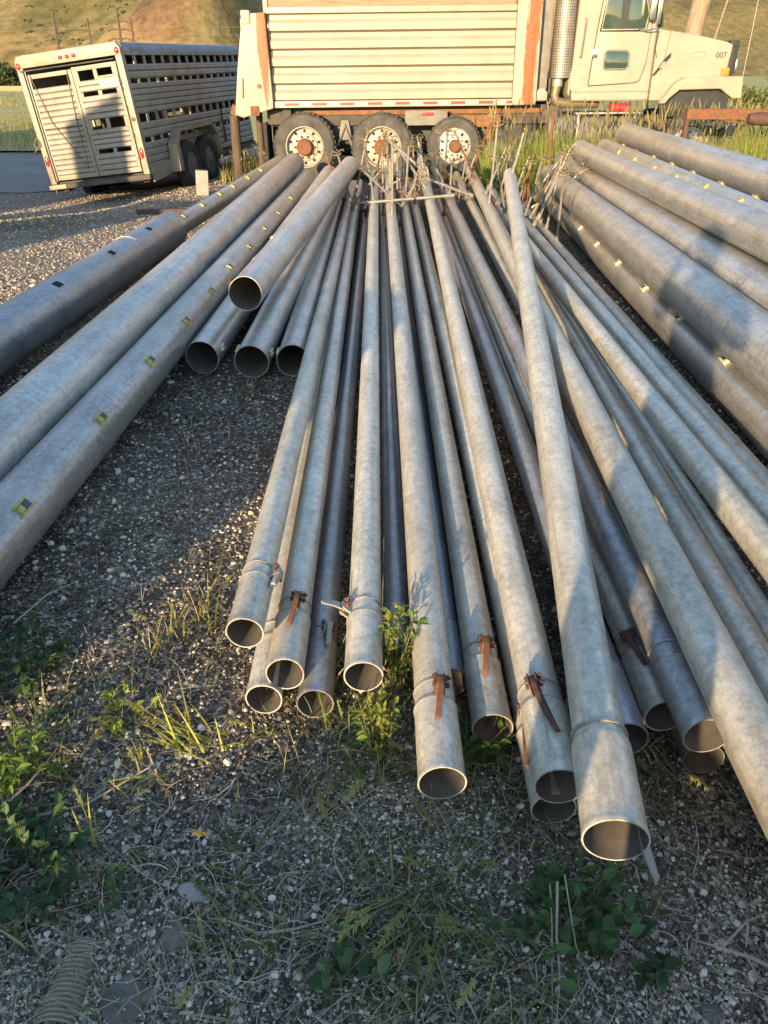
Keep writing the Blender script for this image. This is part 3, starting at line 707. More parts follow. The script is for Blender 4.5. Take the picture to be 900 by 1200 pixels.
def pipe_body(name, L, r, wall, bell, seed, n=44, hinge=True, bow=.006, end_ring=False):
    """one open pipe with wall thickness; local z from the near mouth (0) to the far end (L)"""
    zs = [0, .004, .012, .016, .05]
    if bell: zs += [.10, .16, .205, .222, .238, .246, .252, .262, .30]
    zs += list(np.linspace(.42, L - .12, max(6, int(L / .4))))
    zs += [L - .10, L - .085, L - .08, L - .07, L - .02, L]
    rng = np.random.default_rng(seed); BELL = 1.12 if end_ring == 'big' else 1.065
    ov = rng.uniform(.006, .022); oph = rng.random() * 6.28; nick = np.convolve(rng.normal(0, .0007, n + 4), np.ones(5) / 5, 'valid')
    def prof(z):
        rr = r
        if bell:
            if z < .222: rr = r * BELL
            elif z < .262: rr = r * (BELL - (BELL - 1) * (z - .222) / .04)
            if .236 < z < .25: rr += .0028
        if z < .014: rr += .0014 if bell else .0012
        if end_ring is True and z > L - .09 : rr += .006
        return rr
    th = np.linspace(0, 2 * PI, n, endpoint=False)
    b0, b1 = rng.normal(0, bow, 2)
    ph = rng.random(4) * 6.28
    V = []
    dents = [(rng.uniform(.75, L - .65), rng.uniform(0, 6.28), rng.uniform(.008, .03) * r * 3, rng.uniform(.05, .14)) for _ in range(9)]
    def ring(z, rad, inner=False):
        s = math.sin(PI * z / L)
        rr = np.full(n, rad)
        rr = rr * (1 + .005 * np.sin(2 * th + ph[0] + z * .9) + .0025 * np.sin(3 * th + ph[1] - z * 1.7))
        fz = math.exp(-(z / .12) ** 2); rr = rr * (1 + ov * fz * np.cos(2 * th + oph) + ov * .5 * fz * np.cos(3 * th - oph)); V0 = nick * math.exp(-(z / .012) ** 2)
        for dz, dt, dd, w in dents:
            if abs(z - dz) < w * 3:
                da = np.angle(np.exp(1j * (th - dt)))
                rr = rr - dd * np.exp(-((z - dz) / w) ** 2 - (da / .5) ** 2)
        V.extend(zip((rr * np.cos(th) + b0 * s).tolist(), (rr * np.sin(th) + b1 * s).tolist(), (z + V0 if z < .03 else np.full(n, z)).tolist()))
    for z in zs: ring(z, prof(z))
    zi = [L, L - .25, L - .5, L * .5, .6, .35, .25, .1, 0]
    for z in zi: ring(z, prof(min(max(z, .05), L - .2)) - wall - .0006 - (.015 if .4 < z < L - .3 else 0))
    k = len(zs) + len(zi)
    F = []
    for i in range(k):
        j = (i + 1) % k
        for a in range(n):
            b = (a + 1) % n; F.append((i * n + a, i * n + b, j * n + b, j * n + a))
    me = bpy.data.meshes.new(name); me.from_pydata(V, [], F); me.update()
    return me, len(zs), n
def band(r, z, w=.003, flat=.007):
    b = MB(); b.lathe([(r + .0006, z - flat), (r + w, z - flat), (r + w, z + flat), (r + .0006, z + flat)], 40, closed=True); return b
def latch(parent, r, th, hook_mat, style='hook', z0=.27, size=1.0):
    """clamp band, bolted bracket and curved hook of a hand-moved sprinkler pipe"""
    rb = r * 1.01
    for rb_, zb_ in ((rb, z0 + .035), (r * 1.05, z0 - .03)): band(rb_, zb_, .0028, .003).build('clamp_band', M['zinc'], parent)
    n = nvec(th); t = Vector((0, 0, 1)).cross(n); rot = Matrix((t, n, Vector((0, 0, 1)))).transposed().to_4x4()
    # local frame: x tangent, y outward, z along the pipe
    k = MB()
    for sx in (-.013, .009):
        k.prism([(rb - .004, z0 - .03), (rb + .030 * size, z0 - .012), (rb + .034 * size, z0 + .012), (rb + .026 * size, z0 + .036), (rb - .004, z0 + .05)], sx, sx + .004, 'x')
    k.xf(rot).build('bracket', M['zinc'] if style != 'hook' else M['rust'], parent, bevel=.001)
    for dz in (-.004, .024):
        h = MB(); c = Vector((0, rb + .019 * size, z0 + dz))
        h.tube([c + Vector((-.022, 0, 0)), c + Vector((.030, 0, 0))], .0045, 8)
        h.tube([c + Vector((.016, 0, 0)), c + Vector((.024, 0, 0))], .0085, 6); h.tube([c + Vector((-.021, 0, 0)), c + Vector((-.015, 0, 0))], .0085, 6)
        h.xf(rot).build('bolt', M['rustdark'] if hook_mat != 'zinc' else M['rust'], parent)
    g = MB()
    if style == 'hook':
        pr = [(z0 + .035, rb + .020), (z0 + .015, rb + .036), (z0 - .02, rb + .040), (z0 - .07, rb + .034), (z0 - .115, rb + .024), (z0 - .15, rb + .014), (z0 - .165, rb + .004),
              (z0 - .155, rb + .002), (z0 - .11, rb + .012), (z0 - .065, rb + .021), (z0 - .02, rb + .024), (z0 + .01, rb + .016)]
        g.prism([(y, z) for z, y in pr], -.0055, .0055, 'x')
    elif style == 'side':        # flat tongue sticking out sideways
        g.prism([(rb - .004, z0 + .02), (rb + .03, z0 + .018), (rb + .075, z0 + .004), (rb + .10, z0 - .022), (rb + .096, z0 - .034), (rb + .06, z0 - .022), (rb + .02, z0 - .02), (rb - .004, z0 - .024)], -.003, .003, 'x')
    elif style == 'drop':        # tongue curving back along the pipe
        g.prism([(rb, z0 + .02), (rb + .028, z0 + .022), (rb + .036, z0), (rb + .034, z0 - .05), (rb + .024, z0 - .10), (rb + .010, z0 - .105), (rb + .012, z0 - .05), (rb + .010, z0 - .01)], -.006, .006, 'x')
    hk = 1.0 if nm in ('B10', 'B9') else .76
    g.v = [(x, y, z0 + .03 + (z - z0 - .03) * hk) for x, y, z in g.v]
    bw = random.choice((-1, 1)) * random.uniform(.014, .026)
    if style != 'side': g.v = [(x * random.uniform(1.25, 1.3) + bw * ((z0 + .03 - z) / .17) ** 2, y, z) for x, y, z in g.v]
    g.xf(rot).build('hook', M[hook_mat], parent, bevel=.0015)
def gate(parent, s, th, r, mat, slider=True, sc=1.0):
    n = nvec(th); t = Vector((0, 0, 1)).cross(n); rot = Matrix((t, n, Vector((0, 0, 1)))).transposed().to_4x4()
    def arc(x): return math.sqrt(max(r * r - x * x, 0))
    w, h = .020 * sc, .030 * sc
    b = MB()
    def slab(x0, x1, z0, z1, lift):
        b.add([(x0, arc(x0) - .002, z0), (x1, arc(x1) - .002, z0), (x1, arc(x1) - .002, z1), (x0, arc(x0) - .002, z1),
               (x0, arc(x0) + lift, z0), (x1, arc(x1) + lift, z0), (x1, arc(x1) + lift, z1), (x0, arc(x0) + lift, z1)],
              [(0, 3, 2, 1), (4, 5, 6, 7), (0, 1, 5, 4), (1, 2, 6, 5), (2, 3, 7, 6), (3, 0, 4, 7)])
    slab(-w, w, -h, h, .006); slab(-w, -w + .008 * sc, -h - .008, h + .008, .014); slab(w - .008 * sc, w, -h - .008, h + .008, .014)
    slab(-w * .5, w * .5, -h, -h * .35, .015)
    b.v = [tuple(rot @ Vector(p) + Vector((0, 0, s))) for p in b.v]
    g = b.build('gate', M[mat], parent, bevel=.0015)
    if slider:
        b = MB(); slab(-w * .62, w * .62, -h * .2, h * .85, .012)
        b.v = [tuple(rot @ Vector(p) + Vector((0, 0, s))) for p in b.v]
        b.build('slider', M['gate_blue'], g, bevel=.001)
PM = {}
def sprinkler_head(base, direc, parent, sc=1.0, big=False):
    """impact sprinkler: body, nozzle arms, spring arm"""
    d = Vector(direc).normalized(); s1 = d.orthogonal().normalized(); s1 = (Matrix.Rotation(random.uniform(0, 6.28), 3, d) @ s1); s2 = d.cross(s1)
    p = Vector(base); b = MB()
    b.tube([p - d * .02 * sc, p + d * .03 * sc], .016 * sc, 8); b.tube([p + d * .03 * sc, p + d * .09 * sc], .010 * sc, 8)
    b.tube([p + d * .045 * sc, p + s1 * .07 * sc + d * .075 * sc], .009 * sc, 7); b.tube([p + d * .045 * sc, p - s1 * .05 * sc + d * .065 * sc], .008 * sc, 7)
    b.tube([p + d * .085 * sc, p + s1 * .05 * sc + d * .11 * sc, p + s1 * .105 * sc + d * .095 * sc], .005 * sc, 6)
    b.tube([p + d * .085 * sc, p - s1 * .06 * sc + d * .11 * sc, p - s1 * .10 * sc + d * .08 * sc], .007 * sc, 6)
    if big:
        for k in range(5):
            e = s1 * random.uniform(-.12, .12) + s2 * random.uniform(-.12, .12) + d * random.uniform(.02, .14)
            b.tube([p + d * .05, p + e * .6 + d * .03, p + e], .006, 6)
    return b
for idx, (nm, (p, q, r, gates)) in enumerate(PIPES.items()):
    label, kind = PIPE_INFO[nm]
    m, L = axes(p, q)
    thin = kind == 'thin'
    me, no, n = pipe_body('sprinkler_pipe' if thin else 'gated_pipe', L, r, (.0018 if thin else .0024), thin, 100 + idx, bow=.0025 if thin else .001, end_ring='big' if nm == 'BIG' else nm in ('G3', 'G4', 'G5', 'G6', 'G2'))
    mt = M['pipe'] if thin else M['gated']
    if nm in ('B3', 'B5', 'B7', 'B11', 'L1a', 'S1', 'S0'): mt = M['pipedark']  # pipes lying in shade take the darker colour
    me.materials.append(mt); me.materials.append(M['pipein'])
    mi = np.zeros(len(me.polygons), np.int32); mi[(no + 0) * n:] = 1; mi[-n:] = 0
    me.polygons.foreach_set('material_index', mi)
    me.polygons.foreach_set('use_smooth', np.ones(len(me.polygons), bool)); me.set_sharp_from_angle(angle=R(40))
    o = bpy.data.objects.new(me.name, me); COL.objects.link(o); o.matrix_world = m
    tag(o, label, 'pipe', GRP[kind]); PM[nm] = o
    for s, th in gates:
        if nm == 'L1a':
            rot = nvec(th); t = Vector((0, 0, 1)).cross(rot); rm = Matrix((t, rot, Vector((0, 0, 1)))).transposed().to_4x4()
            b = MB(); xs = np.linspace(-.028, .028, 6); vv = []; ff = []
            for x in xs:
                for z in (-.042, .042): vv.append((x, math.sqrt(r * r - x * x) + .0035, z)); 
            for x in xs:
                for z in (-.042, .042): vv.append((x, math.sqrt(r * r - x * x) - .01, z))
            for i in range(5): ff += [(2 * i, 2 * i + 2, 2 * i + 3, 2 * i + 1), (12 + 2 * i, 12 + 2 * i + 1, 12 + 2 * i + 3, 12 + 2 * i + 2)]
            ff += [(0, 1, 13, 12), (10, 22, 23, 11)] + [(2 * i, 12 + 2 * i, 14 + 2 * i, 2 + 2 * i) for i in range(5)] + [(1 + 2 * i, 3 + 2 * i, 15 + 2 * i, 13 + 2 * i) for i in range(5)]
            b.add(vv, ff); b.xf(Matrix.Translation((0, 0, s)) @ rm); b.build('gate_opening', M['hole'], o)  # black patch on the pipe surface stands for a shaded hole
        elif nm == 'L4': gate(o, s, th, r, 'gate_pale', False, .8)
        elif nm == 'G1': gate(o, s, th, r, 'gate_pale', s < 5, 1.25)
        elif nm == 'L3': gate(o, s, th, r, 'gate_olive', True, 1.3)
        else: gate(o, s, th, r, 'gate_yellow', False, 1.25)
    if nm == 'G5':
        for s, th in gates:
            b = MB(); a0 = R(th) ; vv = []; 
            for k in range(9):
                a = R(th - 8 - 6 * k); c = Vector((math.sin(a), -math.cos(a), 0))
                for z in (-.02, .02):
                    for rr in (r - .002, r + .0045): vv.append(tuple(c * rr + Vector((0, 0, s + z))))
            ff = []
            for k in range(8):
                i = 4 * k; ff += [(i + 1, i + 5, i + 7, i + 3), (i, i + 1, i + 5, i + 4), (i + 2, i + 6, i + 7, i + 3), (i, i + 4, i + 6, i + 2)]
            ff += [(0, 2, 3, 1), (32, 33, 35, 34)]
            b.add(vv, ff).build('pale_band', M['gate_pale'], o)
LAT = {'B0': (25, 'rust', 'drop'), 'B1': (70, 'zinc', 'drop'), 'B2': (12, 'rust', 'hook'), 'B3': (20, 'zinc', 'drop'), 'B4': (-62, 'zinc', 'side'), 'B6': (10, 'rust', 'hook'),
       'B8': (8, 'rust', 'hook'), 'B9': (-25, 'rustdark', 'hook'), 'B10': (-22, 'rustdark', 'hook'), 'B12a': (-30, 'rustdark', 'hook'), 'S1': (38, 'zinc', 'drop'), 'B11c': (-10, 'rustdark', 'hook')}
for nm, (th, hm, st) in LAT.items():
    latch(PM[nm], PIPES[nm][2], th, hm, st, size=1.1 if nm in ('B10', 'B9') else 1.0)
# the fat front pipe: raised weld ring and a fin under the mouth
o = PM['BIG']; r = PIPES['BIG'][2]
band(r * 1.0, .275, .005, .004).build('weld_ring', M['zinc'], o)
b = MB(); b.prism([(r * 1.0, .20), (r + .010, .12), (r + .030, -.055), (r + .018, -.075), (r * 1.0, .0)], -.002, .002, 'x')
n = nvec(112); t = Vector((0, 0, 1)).cross(n)
b.xf(Matrix((t, n, Vector((0, 0, 1)))).transposed().to_4x4()).build('latch_fin', M['zinc'], o)
# pale clips at the mouths of the left stack
for nm, th in (('L4', 75), ('L5', -70), ('L5', 80), ('L6', -80), ('T', -60)):
    gate(PM[nm], .12 if nm != 'T' else .05, th, PIPES[nm][2], 'gate_pale' if nm != 'T' else 'rust', False, .8)
# raised patch ring on the black-patched pipe
band(PIPES['L1a'][2], 7.55, .004, .006).build('weld_ring', M['zinc'], PM['L1a'])

# risers with sprinkler heads, screwed into the far ends
RIS = {'B1': [((-.48, 10.5, .14), (-.71, 10.45, .75), 'r'), ((-.48, 10.4, .14), (.22, 10.35, .52), 'z')],
       'B0': [((-.43, 10.6, .05), (-.21, 10.55, .98), 'z')],
       'B4': [((-.11, 9.24, .38), (-.18, 9.19, .80), 'z')], 'B5': [((-.01, 10.22, .06), (-.02, 10.17, .82), 'z')],
       'B6': [((.08, 8.37, .34), (.08, 8.32, 1.04), 'z')], 'B7': [((.16, 10.24, .06), (.16, 10.19, .80), 'z')],
       'B10': [((.53, 10.0, .42), (.13, 9.95, .93), 'Z')], 'B8': [((.24, 9.65, .32), (.28, 9.60, .91), 'B'), ((.24, 9.2, .31), (-.21, 9.1, .72), 'z')],
       'B9': [((.38, 10.12, .21), (.35, 10.07, .81), 'z')], 'S1': [((.77, 9.73, .35), (.78, 9.68, .71), 'B')],
       'R0': [((1.06, 11.39, .33), (1.12, 11.34, .79), 'z'), ((1.06, 11.62, .34), (1.29, 11.57, .70), 'r')],
       'R1': [((1.07, 8.39, .44), (1.10, 8.34, 1.17), 'z'), ((1.09, 9.03, .45), (1.27, 8.98, .91), 'z')],
       'R4': [((1.32, 9.16, .3), (1.35, 9.11, .81), 'r')],
       'R5': [((1.6, 10.5, .2), (1.78, 10.45, .70), 'z'), ((1.59, 10.3, .2), (1.70, 10.25, .60), 'z'), ((1.585, 9.6, .2), (1.66, 9.55, .72), 'r')],
       'R6': [((1.79, 9.3, .12), (1.80, 9.25, .50), 'Z'), ((1.78, 8.89, .12), (1.86, 8.84, .84), 'z'), ((1.83, 10.76, .12), (2.21, 10.71, .66), 'Z')]}
def riser(b_, t_, k, parent, inv):
    b0, t0 = Vector(b_), Vector(t_); d = (t0 - b0).normalized(); rad = .016 if k == 'Z' else .0125
    mb = MB(); mb.tube([b0, b0.lerp(t0, .5) + Vector((.004, .003, 0)), t0], rad, 9); mb.tube([b0 + d * .02, b0 + d * .10], rad * 1.7, 9)
    mb.xf(inv); ro = mb.build('riser', M['rust' if k == 'r' else 'riser'], parent)
    h = sprinkler_head(t0, d, parent, .8, k == 'B'); h.xf(inv); h.build('sprinkler_head', M['brass'], ro)
for nm, L_ in RIS.items():
    inv = PM[nm].matrix_world.inverted()
    for b_, t_, k in L_: riser(b_, t_, k, PM[nm], inv)
rgr = np.random.default_rng(5)
for nm, Ys in (('B2', (9.7,)), ('B3', (10.1,)), ('B9', (11.2,)), ('B11', (10.6, 11.3)), ('B11c', (10.0,)), ('B12a', (9.7, 10.9)), ('S1', (10.8, 11.9)), ('S0', (10.2, 11.4)), ('R0', (10.6,)), ('R1', (10.2, 11.2)), ('R2', (9.6, 10.8, 11.7)), ('R3', (9.2, 10.3, 11.4)), ('R4', (8.8,)), ('R5', (8.6, 9.2)), ('R6', (9.9, 10.4, 8.2)), ('B6', (9.4, 10.6)), ('B8', (10.4, 11.2)), ('B10', (10.8, 11.6)), ('B7', (9.5,)), ('B5', (9.2,)), ('B4', (10.2, 10.9)), ('BIG', (8.3,))):
    p, q, r, _ = PIPES[nm]
    for Yb in Ys:
        t = (Yb - p[1]) / (q[1] - p[1]); c = Vector(p).lerp(Vector(q), t); L = rgr.uniform(.38, .66)
        RIS.setdefault(nm, []); tip = c + Vector((rgr.normal(.05, .16), rgr.normal(-.05, .1), L))
        riser(c, tip, rgr.choice(['z', 'z', 'r', 'B', 'Z']), PM[nm], PM[nm].matrix_world.inverted())
LOOSE = [((.77, 9.0, .50), (-.24, 9.0, .42), .016, 'riser', "pale loose riser pipe lying level across the far ends of the thin pipes"),
         ((.74, 10.9, .35), (.13, 10.8, .50), .012, 'rust', "rusty loose riser slanting among the sprinkler heads"),
         ((1.03, 9.55, .42), (.47, 9.5, .62), .018, 'riser', "short thick loose riser sloping down to the right beside the level one"),
         ((1.81, 10.05, .22), (2.36, 10.0, .62), .013, 'riser', "thin pale loose riser leaning onto the right gated stack")]
for a, b_, rad, mt, lab in LOOSE:
    a, b_ = Vector(a), Vector(b_); mb = MB(); mb.tube([a, a.lerp(b_, .5), b_], rad, 10); d = (b_ - a).normalized()
    mb.tube([a, a + d * .05], rad * 1.5, 10)
    ro = mb.build('riser_pipe', M[mt]); tag(ro, lab, 'riser pipe', 'loose risers lying on the far pipe ends')
    sprinkler_head(b_, d, ro, .9, True).build('sprinkler_head', M['brass'], ro)
LOOSE2 = [((.50, 9.9, .62), (.05, 9.95, .98), .017, 'riser', "thick loose riser rising to the left above the far ends"),
          ((-.05, 9.6, .47), (.30, 9.5, .46), .010, 'rust', "short rusty loose riser beneath the level pale one"),
          ((1.75, 9.2, .22), (1.98, 9.15, .86), .012, 'riser', "upright loose riser leaning on the right gated stack"),
          ((-.40, 9.9, .25), (-.08, 9.8, .62), .010, 'riser', "slim loose riser crossing at the left of the sprinkler heads")]
for a, b_, rad, mt, lab in LOOSE2:
    a, b_ = Vector(a), Vector(b_); mb = MB(); mb.tube([a, a.lerp(b_, .5) + Vector((0, 0, .006)), b_], rad, 10); d = (b_ - a).normalized(); mb.tube([a, a + d * .05], rad * 1.5, 10)
    ro = mb.build('riser_pipe', M[mt]); tag(ro, lab, 'riser pipe', 'loose risers lying on the far pipe ends'); sprinkler_head(b_, d, ro, 1.0, True).build('sprinkler_head', M['brass'], ro)
b = MB(); b.tube([(-.62, 10.0, .19), (-.1, 9.98, .20)], .024, 12); b.tube([(-.62, 10.0, .19), (-.60, 10.0, .19)], .03, 12)
o = b.build('cross_bar', M['rustdark']); tag(o, "short dark steel bar lying crosswise on the left thin pipes", 'steel bar')
# ---------------------------------------------------------------- dump truck
YS = 14.2
TR = empty('dump_truck', (2.0, YS + 1.2, .06)); tag(TR, "cream dump truck with rust-streaked ribbed bed parked behind the pipes", 'dump truck')
bpy.context.view_layer.update()
TI = Matrix.Translation((-2.0, -(YS + 1.2), -.06))
TILT = Matrix.Translation((2, YS + 1.2, 1.2)) @ Matrix.Rotation(R(-.6), 4, 'Y') @ Matrix.Translation((-2, -(YS + 1.2), -1.2))
def tb(mb, name, mat, parent=None, bevel=0, tilt=True, **k):
    mb.xf(TI @ TILT if tilt else TI)
    return mb.build(name, M[mat] if isinstance(mat, str) else mat, parent or TR, bevel, **k)
YF = YS + 2.42
# bed side with horizontal ribs (profile in y,z swept along x)
zt, zb = 2.50, 1.30
prof = []; nr = 5; hgt = (zt - zb) / nr
for k in range(nr):
    z = zb + k * hgt
    prof += [(YS + .060, z + .004), (YS + .014, z + .018), (YS + .010, z + .115), (YS + .048, z + .165), (YS + .055, z + hgt - .012), (YS + .002, z + hgt - .004)]
prof = [(YS + .075, zb)] + prof
poly = prof + [(YS + .16, zt), (YS + .16, zb)]
bed = tb(MB().prism(poly, -1.80, 2.08, 'x'), 'bed', 'cream', smooth=20)
b = MB(); b.prism([(YF - .16, zb), (YF, zb), (YF, zt), (YF - .16, zt)], -1.8, 2.08, 'x')
b.box((-1.80, YS + .16, zb), (2.08, YF - .16, zb + .06)); b.box((-1.80, YS + .162, zb + .06), (-1.74, YF - .162, zt)); b.box((2.02, YS + .162, zb + .06), (2.08, YF - .162, zt + .25))
tb(b, 'bed_floor', 'cream', bed)
for ya, yb in ((YS - .012, YS + .17), (YF - .17, YF + .012)):
    b = MB(); b.box((-1.80, ya, 2.502), (2.08, yb, 2.585)); tb(b, 'bed_rim', 'cream', bed, .015)
b = MB(); b.box((-1.78, YS + .03, 2.587), (2.06, YS + .085, 2.90)); tb(b, 'sideboard', 'woodboard', bed, .004)
b = MB(); b.box((-1.86, YS + .0, 2.50), (-1.79, YS + .10, 3.0)); tb(b, 'corner_stake', 'cream', bed, .006)
b = MB(); b.box((-1.80, YS - .02, 1.205), (2.3, YS + .12, 1.298)); tb(b, 'bottom_rail', 'cream', bed, .008)
x = -1.62
k = 0
b1 = MB(); b2 = MB()
while x < 2.25:
    w = .29 if k % 2 else .26
    (b2 if k % 2 == 0 else b1).box((x, YS - .0245, 1.235), (min(x + (.235 if k % 2 == 0 else .215), 2.29), YS - .021, 1.272)); x += .236 if k % 2 == 0 else .216; k += 1
tb(b2, 'red_tape', 'tape_red', bed); tb(b1, 'white_tape', 'tape_white', bed)
# tail corner post, wide at the foot
mt = rust_run_paint('tail_post_paint', -3.90, .12, 1.1, 1.9)
b = MB(); b.prism([(-2.43, 1.12), (-2.30, 1.07), (-1.80, 1.20), (-1.80, 1.33), (-1.83, 2.52), (-2.17, 2.50), (-2.20, 2.42), (-2.33, 1.75)], YS - .10, YS + .14, 'y')
post = tb(b, 'tail_post', mt, None, .025)
b = MB(); b.box((-2.20, YS - .13, 2.36), (-2.06, YS + .10, 2.55)); tb(b, 'post_cap', 'cream', post, .03)
b = MB(); b.lathe([(.0, -.012), (.035, -.012), (.035, 0)], 16, 'y', (-2.0, YS - .10, 1.52)); tb(b, 'marker_lamp', 'red_lens', post)
b = MB(); b.box((-2.17, YS - .115, 1.10), (-2.03, YS - .095, 1.24)); tb(b, 'rust_plate', 'rust', post, .006)
b = MB(); b.prism([(-2.52, 1.14), (-2.42, 1.08), (-2.36, 1.2), (-2.46, 1.28)], YS - .06, YS + .06, 'y'); tb(b, 'hinge_pin', 'rust', post, .01)
b = MB(); b.tube([(-2.28, YS - .105, 1.36), (-2.28, YS - .13, 1.37), (-2.26, YS - .13, 1.62), (-2.26, YS - .105, 1.63)], .008, 8); tb(b, 'grab_handle', 'cream', post)
b = MB(); b.prism([(-2.40, 1.16), (-2.28, 1.10), (-1.82, 1.22), (-1.85, 2.5), (-2.15, 2.48)], YF - .14, YF + .08, 'y')
b.box((-2.26, YS + .15, 1.3), (-2.16, YF - .15, 2.45)); tb(b, 'tailgate', 'cream', None, .02)
# front post of the bed with rust, headboard and hoist cover
mt = rust_run_paint('front_post_paint', .33, .13, -1.5, 1.8)
b = MB(); b.box((2.085, YS - .045, 1.21), (2.47, YS + .16, 3.1)); fp = tb(b, 'front_post', mt, None, .02)
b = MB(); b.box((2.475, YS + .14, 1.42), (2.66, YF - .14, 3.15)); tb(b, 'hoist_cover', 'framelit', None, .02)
b = MB(); b.prism([(2.48, 1.27), (2.66, 1.27), (2.66, 1.38), (2.60, 1.44), (2.52, 1.44), (2.48, 1.38)], YS + .02, YS + .13, 'y'); tb(b, 'rest_block', 'cream', None, .01)
# chassis
b = MB(); b.box((-1.9, YS + .35, .92), (3.0, YS + .60, 1.20)); b.box((-1.9, YF - .60, .92), (3.0, YF - .35, 1.20)); b.box((-1.9, YS + .601, .96), (-1.7, YF - .601, 1.14)); b.box((.5, YS + .601, .96), (.7, YF - .601, 1.14))
b.box((3.0, YS + .40, .80), (5.5, YS + .60, 1.02)); b.box((3.0, YF - .60, .80), (5.5, YF - .40, 1.02))
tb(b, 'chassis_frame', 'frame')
b = MB(); b.box((-1.35, YS + .30, 1.08), (2.65, YS + .345, 1.15)); tb(b, 'frame_rail', 'frame_rust', None, .005)
b = MB(); b.box((.35, YS + .12, .92), (1.05, YS + .16, 1.14)); pl = tb(b, 'side_plate', 'framelit', None, .008)
b = MB(); b.box((.62, YS + .105, 1.06), (.82, YS + .118, 1.11)); tb(b, 'reflector', 'red_lens', pl, .004)
b = MB(); b.box((1.1, YS + .20, .88), (1.95, YS + .34, 1.06)); b.box((1.45, YS + .17, .80), (1.52, YS + .20, 1.06)); b.box((1.72, YS + .17, .70), (1.80, YS + .20, 1.08)); tb(b, 'suspension_bracket', 'frame_rust', None, .006)
b = MB(); b.prism([(-.78, .70), (-.55, .70), (-.60, 1.0), (-.72, 1.0)], YS + .30, YS + .36, 'y'); b.tube([(-.8, YS + .28, .62), (-.66, YS + .28, .92), (-.55, YS + .28, .62)], .03, 8); tb(b, 'spring_hanger', 'framelit', None, .004)
b = MB(); b.box((-1.95, YS + .2, .95), (-1.55, YS + .28, 1.2)); tb(b, 'rear_hanger', 'frame', None, .01)
b = MB(); b.box((-1.95, YS + .75, .50), (4.6, YF - .75, .90)); b.box((1.6, YS + .45, .45), (2.6, YS + .74, .90)); b.box((-.9, YS + .45, .62), (-.45, YF - .45, .93)); b.box((2.75, YF - .72, .5), (4.15, YF - .15, 1.03)); b.tube([(-1.3, YS + 1.21, .45), (4, YS + 1.21, .45)], .07, 10); tb(b, 'driveline', 'black', None, .02)
for xx in (-1.33, -.03, 1.18, 5.12):
    b = MB(); b.tube([(xx, YS + .5, .58), (xx, YF - .5, .58)], .09, 12); b.lathe([(.0, -.2), (.18, -.16), (.24, 0), (.18, .16), (0, .2)], 16, 'x', (xx, YS + 1.21, .58)); tb(b, 'axle', 'frame', None, tilt=False)
def wheel(x, z, r, y, kind, outward=-1, parent=None):
    """tyre (with rim, hub and studs as its own pieces); y is the outer face"""
    w = .26; o = outward
    def Y(d): return y - o * d       # d: depth behind the outer face
    t = MB(); rr = r
    pr = [(rr * .60, .05), (rr * .64, .012), (rr * .80, 0), (rr * .93, .012), (rr * .975, .04), (rr, .065), (rr, w - .065), (rr * .975, w - .04), (rr * .93, w - .012), (rr * .8, w), (rr * .64, w - .012), (rr * .60, w - .05)]
    v = []; n = 64
    t.lathe([(a, Y(d) - Y(0)) for a, d in pr], n, 'y', (x, y, z), closed=True)
    g = t
    for k in range(40):
        a = 2 * PI * k / 40; ca, sa = math.cos(a), math.sin(a)
        for d0, d1 in ((.045, .10), (.16, .215)):
            c = MB(); c.box((-.022, Y(d0) if o < 0 else Y(d1), r - .004), (.022, Y(d1) if o < 0 else Y(d0), r + .011))
            c.xf(Matrix.Translation((x, 0, z)) @ Matrix.Rotation(a, 4, 'Y')); g.add(c.v, c.f)
    tyre = tb(t, 'wheel', 'rubber', parent, tilt=False)
    deep = kind == 'dual'
    rm = 'rim_white' if kind == 'single' else 'rim_cream'
    R0 = r * .615
    f = .10 if deep else .03
    b = MB(); pr = [(R0, .045), (R0 + .004, .02), (R0 - .012, .012), (R0 - .022, .03), (R0 - .028, f * .6 + .03), (R0 - .036, f + .012), (R0 * .80, f + .006), (R0 * .70, f), (R0 * .66, f - .028), (R0 * .60, f - .034), (.001, f - .034), (.001, f + .02), (R0 * .8, f + .05), (R0, .20)]
    b.lathe([(a, Y(d) - Y(0)) for a, d in pr], 48, 'y', (x, y, z), caps=False); rim = tb(b, 'rim', rm, tyre, tilt=False)
    b = MB()
    for k in range(10):
        a = 2 * PI * (k + .5) / 10; rad = R0 * .78
        c = (x + rad * math.cos(a), Y(f + .004), z + rad * math.sin(a)); b.lathe([(.024, 0), (.024, o * .006)], 12, 'y', c)
    tb(b, 'hand_hole', 'hole', rim, tilt=False)  # black discs on the rim stand for the dark openings
    b = MB()
    for k in range(10):
        a = 2 * PI * k / 10; rad = R0 * .52
        c = (x + rad * math.cos(a), Y(f - .034), z + rad * math.sin(a)); b.lathe([(.019, 0), (.019, o * .03), (.011, o * .034), (.011, o * .05)], 6, 'y', c)
    tb(b, 'lug_nut', 'brass' if kind == 'single' else 'rust', rim, tilt=False)
    b = MB(); hr = R0 * (.40 if deep else .34)
    b.lathe([(hr * 1.08, 0), (hr * 1.08, o * .03), (hr, o * .035), (hr, o * .10), (hr * .86, o * .12), (.001, o * .12)], 28, 'y', (x, Y(f - .034), z)); tb(b, 'hub', 'rust', rim, tilt=False)
    return tyre
